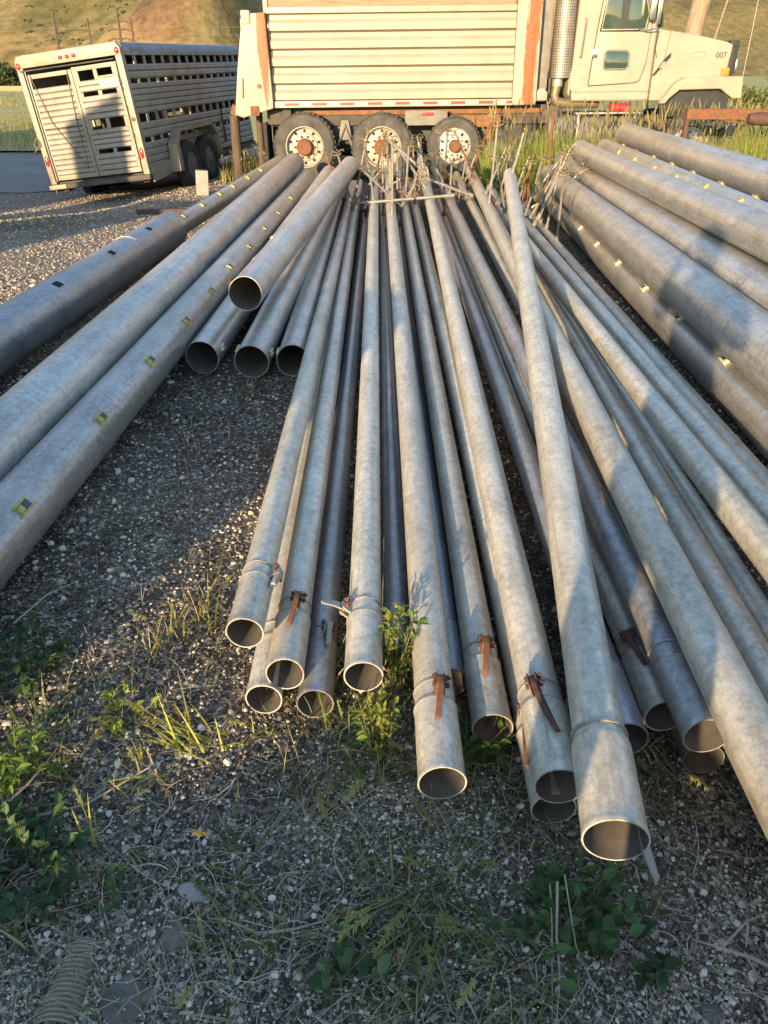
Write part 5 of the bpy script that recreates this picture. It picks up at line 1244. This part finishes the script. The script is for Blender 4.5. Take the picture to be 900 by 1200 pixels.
bush(15.4, 28.5, 0, 2.1, 1.6, 2.0, 4200, "bright green leafy bush beyond the truck's nose", leaf=.09, colr=(.09, .115, .03), seed=6)
bush(13.0, 30.5, 0, 1.4, 1.2, 1.25, 2400, "small green bush left of the big one beyond the truck's nose", leaf=.08, colr=(.10, .12, .035), seed=7)

# ---------------------------------------------------------------- plants in the foreground
def U0(px, py, z=0.):
    f, cp, sp = 900., math.cos(R(29.7)), math.sin(R(29.7)); a, b_ = (px - 450) / f, (py - 600) / f
    d = Vector((a, cp - b_ * sp, -sp - b_ * cp)); t = (z - 1.65) / d.z; return Vector((d.x * t, d.y * t, z))
def tuft(px, py, n, length, lab, lean=(.2, .9), az=None, azs=1.2, green=(.12, .15, .03), dry=(.33, .27, .13), dryp=.3, width=.0058, spread=.05, heads=0, curve=(.2, 1.0)):
    c = U0(px, py); z = gz(c.x, c.y)
    root = empty('grass_tuft', (c.x, c.y, z)); tag(root, lab, 'grass tuft', 'wild grass tufts on the gravel')
    base = np.stack([RNG.normal(0, spread, n), RNG.normal(0, spread, n), np.full(n, -.004)], 1)
    A = (RNG.random(n) * 2 * PI) if az is None else az + RNG.normal(0, azs, n)
    isd = RNG.random(n) < dryp; tone = (.7 + .6 * RNG.random(n))[:, None]
    c0 = np.where(isd[:, None], np.array(dry), np.array(green) * 1.15) * tone; c1 = np.where(isd[:, None], np.array(dry) * 1.25, np.array(green) * 1.7) * tone
    v, f, cc = ribbons(base, length * (.35 + .75 * RNG.random(n)), A, lean[0] + (lean[1] - lean[0]) * RNG.random(n), curve[0] + (curve[1] - curve[0]) * RNG.random(n), width * (.6 + .7 * RNG.random(n)), c0, c1, seg=5)
    np_mesh('grass_blade', v, f, M['leaf'], cc, parent=root)['kind'] = 'stuff'
    for h in range(heads):
        a = (RNG.random() * 2 * PI) if az is None else az + RNG.normal(0, azs * .8)
        L = length * (.85 + .5 * RNG.random()); l0 = lean[0] + (lean[1] - lean[0]) * RNG.random(); cu = .5 + .6 * RNG.random()
        ts = np.linspace(0, 1, 12); ph = l0 + cu * ts
        r = np.concatenate([[0], np.cumsum(np.sin(ph[1:]) * L / 11)]); zz = np.concatenate([[0], np.cumsum(np.cos(ph[1:]) * L / 11)])
        pts = [(r[i] * math.cos(a), r[i] * math.sin(a), zz[i]) for i in range(12)]
        hd = np.array([.34, .32, .10]) * RNG.uniform(.7, 1.25)
        m = 40; k = RNG.uniform(.66, 1.0, m); bi_ = np.array([[np.interp(t, ts, [p[q] for p in pts]) for q in range(3)] for t in k])
        v1, f1, c1_ = ribbons(bi_, L * .09 * (.6 + .7 * RNG.random(m)), a + RNG.normal(0, .6, m), ph[-1] + .25 + RNG.normal(0, .35, m), np.full(m, .5), np.full(m, .0036), np.repeat(hd[None] * .9, m, 0), np.repeat(hd[None] * 1.25, m, 0), seg=2, taper=.8, wmid=.5)
        v2, f2, c2_ = ribbons(np.array([[0, 0, 0.]]), np.array([L]), np.array([a]), np.array([l0]), np.array([cu]), np.array([.0022]), hd[None] * .8, hd[None], seg=10, taper=.4)
        V, F, C = joinm([(v2, f2, c2_), (v1, f1, c1_)])
        np_mesh('seed_head', V, F, M['leaf'], C, parent=root)
UL = R(150); DN = R(-100)
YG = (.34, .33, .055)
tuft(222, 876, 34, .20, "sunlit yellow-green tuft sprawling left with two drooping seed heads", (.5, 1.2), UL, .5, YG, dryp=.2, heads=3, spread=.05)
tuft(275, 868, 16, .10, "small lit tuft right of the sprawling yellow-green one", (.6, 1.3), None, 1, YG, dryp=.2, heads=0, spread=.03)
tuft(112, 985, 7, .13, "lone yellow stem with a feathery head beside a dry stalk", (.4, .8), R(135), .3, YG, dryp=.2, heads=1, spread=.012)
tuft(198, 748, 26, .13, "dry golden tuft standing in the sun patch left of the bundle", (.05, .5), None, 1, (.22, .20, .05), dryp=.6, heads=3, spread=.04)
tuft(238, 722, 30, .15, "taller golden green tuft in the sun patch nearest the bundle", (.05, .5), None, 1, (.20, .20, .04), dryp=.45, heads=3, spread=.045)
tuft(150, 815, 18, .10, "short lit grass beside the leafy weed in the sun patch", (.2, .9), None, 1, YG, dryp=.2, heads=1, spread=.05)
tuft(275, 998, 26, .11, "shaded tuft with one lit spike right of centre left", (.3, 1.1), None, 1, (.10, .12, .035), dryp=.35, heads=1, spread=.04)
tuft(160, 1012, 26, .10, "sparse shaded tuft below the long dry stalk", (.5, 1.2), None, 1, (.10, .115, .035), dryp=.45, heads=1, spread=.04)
tuft(225, 1030, 20, .14, "green tuft lying to the right across pale stones", (.9, 1.4), R(-25), .4, (.11, .14, .035), dryp=.2, heads=1, spread=.03)
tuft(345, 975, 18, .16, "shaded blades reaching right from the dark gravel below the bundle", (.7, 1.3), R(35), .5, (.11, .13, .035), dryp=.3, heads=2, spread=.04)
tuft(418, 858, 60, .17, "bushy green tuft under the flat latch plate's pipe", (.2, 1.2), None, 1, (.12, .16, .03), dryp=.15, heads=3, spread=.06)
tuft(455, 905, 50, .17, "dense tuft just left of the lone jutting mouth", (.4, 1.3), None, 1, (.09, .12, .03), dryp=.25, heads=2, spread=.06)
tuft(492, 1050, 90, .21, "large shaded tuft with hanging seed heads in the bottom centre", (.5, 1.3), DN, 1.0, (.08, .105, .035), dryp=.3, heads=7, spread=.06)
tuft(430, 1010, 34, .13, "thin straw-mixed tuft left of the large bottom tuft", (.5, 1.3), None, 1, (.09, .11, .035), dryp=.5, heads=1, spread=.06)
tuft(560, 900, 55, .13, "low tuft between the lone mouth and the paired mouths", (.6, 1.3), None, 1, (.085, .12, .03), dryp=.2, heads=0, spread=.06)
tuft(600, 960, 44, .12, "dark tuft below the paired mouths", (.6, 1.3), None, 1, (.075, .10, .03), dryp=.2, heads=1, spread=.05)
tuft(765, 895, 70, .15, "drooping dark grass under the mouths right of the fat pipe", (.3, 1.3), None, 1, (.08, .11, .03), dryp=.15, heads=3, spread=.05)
tuft(585, 1110, 40, .15, "tuft with pale heads left of the dark leafy weed", (.3, 1.2), None, 1, (.10, .13, .04), dryp=.3, heads=4, spread=.06)
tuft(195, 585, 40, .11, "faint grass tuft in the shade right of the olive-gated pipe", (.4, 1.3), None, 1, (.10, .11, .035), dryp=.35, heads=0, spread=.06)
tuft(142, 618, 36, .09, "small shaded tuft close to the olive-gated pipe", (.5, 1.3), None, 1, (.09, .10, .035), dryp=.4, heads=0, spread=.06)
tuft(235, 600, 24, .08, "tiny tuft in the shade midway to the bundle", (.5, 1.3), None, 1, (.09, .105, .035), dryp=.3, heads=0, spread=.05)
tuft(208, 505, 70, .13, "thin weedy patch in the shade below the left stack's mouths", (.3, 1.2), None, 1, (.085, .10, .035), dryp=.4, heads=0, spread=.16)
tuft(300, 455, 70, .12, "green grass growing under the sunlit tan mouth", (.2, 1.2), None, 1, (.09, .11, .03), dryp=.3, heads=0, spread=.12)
tuft(318, 855, 12, .10, "pale green sprig below the bundle's lowest left mouth", (.2, 1.0), None, 1, (.16, .19, .05), dryp=.1, heads=1, spread=.015)
tuft(375, 690, 8, .22, "green stalk with a head leaning between two shaded pipes", (.2, .8), R(140), .4, (.16, .19, .05), dryp=.1, heads=2, spread=.012)
tuft(35, 690, 16, .26, "pale dry twiggy stems beside the olive-gated pipe's near end", (.5, 1.3), R(20), .6, (.25, .21, .13), dryp=.9, heads=0, spread=.05, width=.003)
tuft(640, 930, 30, .12, "short tuft behind the fat pipe's mouth", (.4, 1.2), None, 1, (.08, .11, .03), dryp=.2, heads=0, spread=.05)
for k_, (px_t, py_t, n_, L_, lab_) in enumerate([
    (395, 800, 60, .20, "grass crowding the gap between the flat latch plate and the dark mouth"),
    (505, 800, 60, .16, "grass between the lone jutting pipe and the orange-hooked one"),
    (545, 860, 60, .14, "grass just under the orange-hooked pipe's dark mouth"),
    (700, 945, 40, .11, "short dark grass in the gap behind the fat pipe's mouth ring"),
    (780, 930, 50, .12, "dark grass on the gravel below the stacked pair of mouths"),
    (360, 905, 46, .13, "loose grass on the gravel between the bundle's left mouths and the lone mouth"),
    (320, 1090, 50, .13, "sprawling straw tuft beside the short whitish stalk"),
    (250, 1130, 40, .11, "weak grass tuft right of the dark rounded stone"),
    (90, 905, 40, .14, "tall thin grass behind the leaning greyish stalk"),
    (60, 850, 50, .15, "grass rising through the left edge weeds"),
    (470, 1165, 60, .14, "tuft cut by the bottom edge left of the dark broad-leaved weed"),
    (535, 1010, 50, .15, "upright shaded tuft above the large bottom tuft"),
    (720, 1045, 36, .10, "thin grass right of the dark broad-leaved weed's top"),
    (600, 1180, 50, .13, "straw-rich tuft at the bottom edge beside the dark broad-leaved weed"),
    (170, 920, 34, .11, "sparse tuft on the shadow line above the long dry stalk"),
    (20, 1130, 40, .12, "grass at the left edge beside the ribbed hose piece")]):
    tuft(px_t, py_t, n_, L_, lab_, (.2, 1.3), None, 1, (.10 + .02 * (k_ % 3), .125 + .015 * (k_ % 2), .035), dryp=.2 + .1 * (k_ % 4), heads=k_ % 3, spread=.05 + .012 * (k_ % 4))
def weed(px, py, n, h, spread, lab, leaf=.028, colr=(.045, .075, .02), up=.3, flowers=0, seed=0, round_=.75, stems=9):
    """broad-leaved weed: stems and oval folded leaves"""
    rg = np.random.default_rng(seed + 500); c = U0(px, py); root = empty('leafy_weed', (c.x, c.y, gz(c.x, c.y))); tag(root, lab, 'weed', 'leafy weeds among the gravel')
    b = MB(); P = []; D = []
    for i in range(stems):
        a = rg.uniform(0, 6.28); rr = spread * math.sqrt(rg.random()); hh = h * rg.uniform(.5, 1.1)
        p0 = Vector((math.cos(a) * rr * .3, math.sin(a) * rr * .3, -.01)); p2 = Vector((math.cos(a) * rr, math.sin(a) * rr, hh)); p1 = p0.lerp(p2, .5) + Vector((0, 0, hh * .15))
        b.tube([p0, p1, p2], [.0022, .0018, .001], 5)
        for k in range(max(1, n // stems)):
            t = rg.uniform(.25, 1.0); q = p0.lerp(p2, t) + Vector((0, 0, hh * .3 * t * (1 - t) * 2)); P.append(q); D.append(a + rg.normal(0, 1.1))
    b.build('stem', attr_stem, root)
    V = []; F = []; C = []
    for q, a in zip(P, D):
        s = leaf * rg.uniform(.55, 1.25); el = rg.normal(.25, .4); fx = Vector((math.cos(a) * math.cos(el), math.sin(a) * math.cos(el), math.sin(el))); side = Vector((-math.sin(a), math.cos(a), rg.normal(0, .25))).normalized(); nn = fx.cross(side)
        o = len(V); w = s * round_
        pts = [q, q + fx * s * .35 + side * w * .42 + nn * s * .10, q + fx * s * .75 + side * w * .36 + nn * s * .06, q + fx * s * 1.12 - nn * s * .12, q + fx * s * .75 - side * w * .36 + nn * s * .06, q + fx * s * .35 - side * w * .42 + nn * s * .10, q + fx * s * .5]
        V += [tuple(p) for p in pts]; F += [(o, o + 1, o + 2, o + 6), (o + 6, o + 2, o + 3, o + 3), (o, o + 6, o + 4, o + 5), (o + 6, o + 3, o + 4, o + 4)]
        cc = np.array(colr) * rg.uniform(1.0, 2.7); C += [cc] * 7
    F = [f for f in F]; tri = []
    for f in F:
        tri.append((f[0], f[1], f[2])); 
        if f[2] != f[3]: tri.append((f[0], f[2], f[3]))
    np_mesh('foliage', np.array(V), np.array(tri), M['leaf'], np.array(C), parent=root)['kind'] = 'stuff'
    for i in range(flowers):
        a = rg.uniform(0, 6.28); rr = spread * rg.random() * .7; hh = h * rg.uniform(.85, 1.25); base = Vector((math.cos(a) * rr, math.sin(a) * rr, hh))
        m = 26; pos = np.array([base + Vector((rg.normal(0, .008), rg.normal(0, .008), rg.uniform(-.05, .02))) for _ in range(m)])
        vv, ff, cc = ribbons(pos, .016 * (.5 + rg.random(m)), rg.random(m) * 6.28, .3 + rg.random(m), np.full(m, .4), np.full(m, .007), np.tile([.19, .21, .03], (m, 1)), np.tile([.30, .30, .05], (m, 1)), seg=2, taper=.6, wmid=.5)
        v2, f2, c2 = ribbons(np.array([[base.x * .6, base.y * .6, 0.]]), np.array([hh * 1.02]), np.array([a]), np.array([.08]), np.array([.15]), np.array([.003]), np.array([[.1, .12, .03]]), np.array([[.15, .17, .04]]), seg=2)
        V_, F_, C_ = joinm([(vv, ff, cc), (v2, f2, c2)]); np_mesh('flower_spike', V_, F_, M['leaf'], C_, parent=root)
attr_stem = pmat('weed_stem', (.08, .09, .03), (.14, .14, .05), 30, .8, 0, 0)
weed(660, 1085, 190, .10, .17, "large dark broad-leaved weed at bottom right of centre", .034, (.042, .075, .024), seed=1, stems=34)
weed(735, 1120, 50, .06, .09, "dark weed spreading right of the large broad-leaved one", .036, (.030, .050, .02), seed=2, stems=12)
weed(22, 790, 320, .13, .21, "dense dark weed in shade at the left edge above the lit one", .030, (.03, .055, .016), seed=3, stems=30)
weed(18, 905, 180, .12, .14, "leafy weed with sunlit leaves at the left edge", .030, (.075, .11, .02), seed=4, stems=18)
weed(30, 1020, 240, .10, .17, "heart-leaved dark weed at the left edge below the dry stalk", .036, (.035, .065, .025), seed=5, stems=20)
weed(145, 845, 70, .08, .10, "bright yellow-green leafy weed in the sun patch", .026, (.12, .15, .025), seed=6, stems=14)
weed(462, 800, 150, .26, .08, "tall weed with yellow-green flower spikes between two mouths", .024, (.07, .11, .02), flowers=4, seed=7, stems=16)
weed(560, 880, 130, .08, .12, "low leafy weed behind the lone jutting mouth", .026, (.045, .085, .016), seed=8, stems=18)
weed(440, 880, 90, .16, .09, "leafy weed with yellow tips below the flat latch plate", .022, (.085, .12, .022), flowers=3, seed=9, stems=14)
weed(415, 1150, 36, .05, .10, "pale green round-leaved weed near the bottom edge", .034, (.06, .095, .035), seed=10, stems=10)
weed(385, 1090, 14, .03, .06, "few pale oval leaves lying on white pebbles", .034, (.07, .105, .04), seed=11, stems=6)
weed(135, 1055, 24, .04, .07, "sparse weed above the ribbed hose piece", .026, (.045, .075, .03), seed=12, stems=8)
# twigs and stalks
def twig(paths, lab, r=.0045, mat='twig'):
    b = MB()
    for pts in paths:
        P = [U0(x, y) for x, y, z in pts]; P = [Vector((p.x, p.y, gz(p.x, p.y) + z)) for p, (_, _, z) in zip(P, pts)]
        k = r if pts is paths[0] else r * .6; b.tube(P, [k * (1 - .6 * i / (len(P) - 1)) for i in range(len(P))], 7)
    o = b.build('dry_twig', M[mat]); tag(o, lab, 'twig', 'dry twigs and stalks on the gravel')
twig([[(925, 1142, .01), (880, 1128, .03), (850, 1115, .02), (812, 1100, .01)], [(846, 1112, .02), (870, 1092, .05), (910, 1078, .06)], [(870, 1122, .03), (890, 1150, .02)], [(872, 1094, .05), (872, 1116, .03)]], "forked pale twig at the right edge of the gravel", .0055)
twig([[(0, 972, .01), (45, 958, .02), (100, 945, .02), (185, 896, .02)]], "long straight dry stalk pointing up to the yellow tuft", .005)
twig([[(0, 952, .02), (35, 925, .03), (72, 880, .03)]], "greyish stalk leaning over the left weeds", .0045)
twig([[(300, 1094, .008), (345, 1090, .012), (388, 1078, .012)]], "short straight whitish stalk left of the bottom tuft", .004)
twig([[(648, 1062, .10), (650, 1110, .05), (655, 1150, .03), (652, 1205, .01)], [(655, 1060, .12), (672, 1120, .05), (690, 1150, .02), (708, 1195, .01)], [(640, 1058, .09), (644, 1100, .06), (648, 1200, .0)], [(690, 1150, .02), (672, 1180, .01)]], "tangle of thin dry stems hanging over the dark broad-leaved weed", .0032)
twig([[(540, 1160, .01), (552, 1178, .01), (566, 1205, .0)]], "pale stalk at the bottom edge right of centre", .0035)
twig([[(655, 1028, .005), (700, 1035, .02), (760, 1075, .01), (775, 1090, .004)]], "thin curved stalk below the fat pipe's mouth", .0025)
twig([[(20, 745, .06), (60, 715, .08), (95, 690, .05)], [(40, 730, .06), (70, 735, .05)]], "branched grey stem by the olive-gated pipe's near end", .0035)
# flat and rounded stones, ribbed hose
def rock(px, py, sx, sy, sz, lab, mat='stone', seed=0, rz=0):
    bm = bmesh.new(); bmesh.ops.create_icosphere(bm, subdivisions=3, radius=1); rg = np.random.default_rng(seed)
    pl = [(Vector(rg.normal(size=3)).normalized(), rg.uniform(.55, .85)) for _ in range(12)]
    for v in bm.verts:
        p = v.co.copy()
        for n_, d in pl:
            e = p.dot(n_) - d
            if e > 0: p -= n_ * e
        v.co = p * (1 + .16 * (float(fbm(np.array([p.x * 2.3 + seed]), np.array([p.y * 2.3 + p.z * 1.7]), 3, seed)[0]) - .5))
    c = U0(px, py); me = bpy.data.meshes.new('stone'); bm.to_mesh(me); bm.free()
    me.transform(Matrix.Rotation(rz, 4, 'Z') @ Matrix.Diagonal((sx, sy, sz, 1)))
    o = link('stone', me, M[mat], None, 50); o.location = (c.x, c.y, gz(c.x, c.y) - sz * .25); tag(o, lab, 'stone', 'larger stones lying in the gravel')
rock(138, 1165, .055, .085, .016, "flat grey slab beside the ribbed hose piece", 'stone', 1, .3)
rock(205, 1095, .042, .045, .022, "dark rounded stone right of the grey slab", 'stone', 2, .5)
rock(172, 1162, .02, .03, .02, "pale bluish stone at the slab's right edge", 'stone', 3, .9)
rock(228, 1045, .03, .05, .016, "flat pale stone under the lying green tuft", 'stonepale', 4, 1.1)
rock(833, 1085 + 100, .03, .028, .02, "grey stone at the bottom right below the forked twig", 'stone', 5, .4)
rock(372, 460, .05, .05, .04, "small brown stone beside the sunlit tan mouth", 'stone', 6, .2)
a, b_ = U0(62, 1200), U0(98, 1098); d = (b_ - a); L = d.length; d.normalize(); s = Vector((-d.y, d.x, 0))
ns, na = 150, 13; V = []; F = []
for i in range(ns + 1):
    t = i / ns; c = a + d * L * t; rr = .047 - .010 * t + .0035 * math.sin(2 * PI * t * 17) ; z0 = gz(c.x, c.y) - .022
    for k in range(na):
        an = PI * (k / (na - 1)) ; V.append(tuple(c + s * math.cos(an) * rr + Vector((0, 0, z0 + math.sin(an) * rr))))
for i in range(ns):
    for k in range(na - 1): q = i * na + k; F.append((q, q + 1, q + na + 1, q + na))
me = bpy.data.meshes.new('ribbed_hose'); me.from_pydata(V, [], F); o = link('ribbed_hose', me, M['hose'], None, 60); tag(o, "half-buried ribbed tan hose piece at the bottom left", 'hose')
md = o.modifiers.new('thickness', 'SOLIDIFY'); md.thickness = .004

# ---------------------------------------------------------------- added shadow casters behind the viewer, and the photographer
def uv(u, w): return Vector((u * SU[0] + w * SW[0], u * SU[1] + w * SW[1], 0))
def shadow_bale_stack(u0, u1, w, layers, hgt, first, labs, dep=1.1):  # made-up bales, sized only for the shadow edges they cast
    k = 0
    for l in range(layers):
        n = 2; L = (u1 - u0) / n
        for i in range(n):
            c = uv(u0 + L * (i + .5), w); b = MB(); b.box((-L / 2 + .01, -dep / 2, 0), (L / 2 - .01, dep / 2, hgt - .01)); b.xf(Matrix.Translation((c.x, c.y, gz(c.x, c.y) * 0 + l * hgt)) @ Matrix.Rotation(-AZ, 4, 'Z'))
            o = b.build('straw_bale', M['hay'], None, .05); tag(o, labs[k], 'straw bale', 'big straw bales stacked behind the viewer'); k += 1
shadow_bale_stack(-5.2, -1.68, -4.2, 2, .90, 0, ["straw bale at the ground, left end of the wide stack behind", "straw bale at the ground, right end of the wide stack behind", "straw bale on top, left end of the wide stack behind", "straw bale on top, right end of the wide stack behind"])
shadow_bale_stack(-8.42, -7.0, -4.4, 3, .80, 0, ["lowest left bale of the narrow stack behind", "lowest right bale of the narrow stack behind", "middle left bale of the narrow stack behind", "middle right bale of the narrow stack behind", "topmost left bale of the narrow stack behind", "topmost right bale of the narrow stack behind"])
tl = empty('tool_shed', tuple(uv(-9.14, -4.2))); tag(tl, "narrow tall board tool shed with a slanting tin roof behind the viewer", 'shed'); tl.rotation_euler = (0, 0, -AZ)  # made-up shed in place of a tall vehicle, shaped for its shadow
b = MB(); b.prism([(-.46, 0), (.46, 0), (.46, 3.78), (-.46, 3.30)], -.5, .5, 'y'); b.build('wall', M['shedwall'], tl, .01)
b = MB(); b.prism([(-.50, 3.29), (.48, 3.80), (.48, 3.84), (-.50, 3.33)], -.56, .56, 'y'); b.build('roof', M['tin'], tl)
b = MB(); b.box((-.3, -.53, .05), (.3, -.502, 1.95)); b.build('door', M['wood'], tl, .005)
sh = empty('storage_shed', tuple(uv(-17, -6))); tag(sh, "long grey board shed with a sloping tin roof behind the viewer", 'shed'); sh.rotation_euler = (0, 0, -AZ)  # made-up shed, its slope chosen to put the road in shade
b = MB(); b.prism([(-6.8, 0), (6.8, 0), (6.8, 2.62), (-6.8, 4.8)], -1.5, 1.5, 'y'); b.build('wall', M['shedwall'], sh, .01)
b = MB(); b.prism([(-7.0, 4.86), (6.95, 2.64), (6.95, 2.70), (-7.0, 4.92)], -1.8, 1.8, 'y'); b.build('roof', M['tin'], sh)
# the photographer
pe = empty('person', tuple(uv(.02, -.42))); tag(pe, "standing person in grey jacket and jeans holding up a phone", 'person'); pe.rotation_euler = (0, 0, -AZ * .35)
def skin(name, verts, edges, mat, parent, lv=2, rootv=0):
    me = bpy.data.meshes.new(name); me.from_pydata([v[:3] for v in verts], edges, []); o = bpy.data.objects.new(name, me); COL.objects.link(o); o.parent = parent
    md = o.modifiers.new('skin', 'SKIN'); md.use_smooth_shade = True
    for i, v in enumerate(verts):
        sv = me.skin_vertices[0].data[i]; sv.radius = (v[3], v[4] if len(v) > 4 else v[3]); sv.use_root = (i == rootv)
    sb = o.modifiers.new('smooth', 'SUBSURF'); sb.levels = lv; sb.render_levels = lv; me.materials.append(M[mat]); return o
vb = [(0, 0, .95, .15, .11), (0, 0, 1.12, .135, .10), (0, -.01, 1.30, .155, .105), (0, 0, 1.43, .12, .085), (0, .01, 1.51, .055), (0, .03, 1.60, .07, .085), (0, .03, 1.70, .075, .095), (0, .02, 1.77, .05, .06)]
eb = [(i, i + 1) for i in range(7)]
def ch(pts, start):
    k = len(vb)
    for i, p in enumerate(pts): vb.append(p); eb.append((start if i == 0 else k + i - 1, k + i))
    return len(vb) - 1
for s in (-1, 1):
    ch([(s * .10, 0, .86, .095), (s * .13, .01, .50, .062), (s * .14, -.01, .12, .045), (s * .15, .0, .05, .045), (s * .155, .10, .035, .04, .03), (s * .16, .17, .03, .035, .022)], 0)
    hd = ch([(s * .17, -.01, 1.42, .06), (s * .235, .07, 1.20, .047), (s * .14, .26, 1.42, .035), (s * .095, .315, 1.52, .030, .022), (s * .075, .33, 1.57, .034, .016)], 3)
    for j in range(4): ch([(s * (.085 - .012 * j), .345, 1.575 + .018 * j, .009), (s * (.055 - .004 * j), .352, 1.585 + .022 * j, .0085), (s * (.030 - .002 * j), .350, 1.59 + .024 * j, .0075)], hd)
    ch([(s * .07, .315, 1.555, .011), (s * .045, .318, 1.575, .009)], hd)
body = skin('body', vb, eb, 'skin', pe, 2)
vj = [(0, 0, .90, .165, .125), (0, 0, 1.12, .15, .115), (0, -.01, 1.30, .17, .12), (0, 0, 1.43, .13, .095)]; ej = [(0, 1), (1, 2), (2, 3)]
for s in (-1, 1):
    k = len(vj); vj += [(s * .18, -.01, 1.42, .073), (s * .24, .07, 1.20, .06), (s * .15, .245, 1.405, .046)]; ej += [(3, k), (k, k + 1), (k + 1, k + 2)]
skin('jacket', vj, ej, 'jacket', pe)
vp = [(0, 0, .95, .16, .12)]; ep = []
for s in (-1, 1):
    k = len(vp); vp += [(s * .105, 0, .84, .105), (s * .135, .01, .50, .078), (s * .145, -.01, .10, .062)]; ep += [(0, k), (k, k + 1), (k + 1, k + 2)]
skin('trousers', vp, ep, 'jeans', pe)
for s in (-1, 1):
    b = MB(); b.prism([(-.07, 0), (.20, 0), (.20, .045), (.12, .075), (.03, .11), (-.07, .10)], s * .15 - .045, s * .15 + .045, 'x'); b.build('shoe', M['blackrub'], pe, .02)
b = MB(); b.lathe([(.001, -.02), (.085, -.015), (.094, .02), (.09, .06), (.07, .095), (.03, .115), (.001, .118)], 24, 'z', (0, .005, 1.70)); b.build('hair', M['hair'], pe)
for s in (-1, 1):
    b = MB(); b.lathe([(.001, -.008), (.009, 0), (.001, .008)], 10, 'y', (s * .032, .118, 1.665)); b.build('eye', M['black'], pe)
    b = MB(); b.lathe([(.001, -.012), (.03, 0), (.001, .012)], 12, 'x', (s * .082, .02, 1.65)); b.build('ear', M['skin'], pe)
b = MB(); b.tube([(0, .112, 1.665), (0, .135, 1.63), (0, .118, 1.622)], [.008, .014, .008], 8); b.build('nose', M['skin'], pe)
b = MB(); b.box((-.022, .108, 1.588), (.022, .118, 1.596)); b.build('mouth', M['rust'], pe, .003)

# ---------------------------------------------------------------- camera, sun and sky
cam = bpy.data.cameras.new('camera'); cam.sensor_fit = 'VERTICAL'; cam.sensor_height = 36; cam.lens = 27.0; cam.clip_start = .02; cam.clip_end = 9000
co = bpy.data.objects.new('camera', cam); COL.objects.link(co); co.location = (0, 0, 1.65); co.rotation_euler = (R(90 - 29.7), 0, 0); SC.camera = co
b = MB(); b.box((-.037, -.075, .004), (.037, .075, .012)); b.xf(Matrix.Translation(co.location) @ co.rotation_euler.to_matrix().to_4x4())
o = b.build('phone', M['black'], None, .003); tag(o, "black phone held up in both hands", 'phone')
sun = bpy.data.lights.new('sun', 'SUN'); sun.energy = 4.0; sun.angle = R(.5); sun.color = (1, .735, .43)
so = bpy.data.objects.new('sun', sun); COL.objects.link(so)
dv = Vector((-math.sin(AZ) * math.cos(EL), -math.cos(AZ) * math.cos(EL), math.sin(EL))); so.rotation_euler = dv.to_track_quat('Z', 'Y').to_euler(); so.location = dv * 30
w = bpy.data.worlds.new('World'); SC.world = w; w.use_nodes = True; nt = w.node_tree
sk = nt.nodes.new('ShaderNodeTexSky'); sk.sky_type = 'NISHITA'; sk.sun_disc = False; sk.sun_elevation = EL; sk.sun_rotation = R(202); sk.altitude = 1400; sk.ozone_density = 1.2
nt.links.new(sk.outputs[0], nt.nodes['Background'].inputs[0]); nt.nodes['Background'].inputs[1].default_value = .15
SC.view_settings.view_transform = 'Standard'; SC.view_settings.look = 'None'; SC.view_settings.exposure = 1.62; SC.view_settings.gamma = 1
SC.view_settings.use_curve_mapping = False
SC.cycles.use_denoising = True; SC.cycles.max_bounces = 8; SC.cycles.diffuse_bounces = 3
for o in list(SC.objects):
    if o.get('kind') == 'stuff' and o.parent is None and not o.get('label'):
        o['label'] = {'gravel': 'loose dark and pale gravel chips strewn over the yard', 'dry_grass_litter': 'bits of dry straw scattered over the dark gravel',
                      'tall_grass': 'tall green grass around and in front of the truck', 'field_grass': 'green and golden grass at the field edge beyond the road',
                      'hillside_scrub': 'dark scrub scattered over the dry hillsides'}.get(o.name, o.name.replace('_', ' '))
        o['category'] = {'gravel': 'gravel', 'dry_grass_litter': 'straw litter', 'hillside_scrub': 'scrub'}.get(o.name, 'grass')
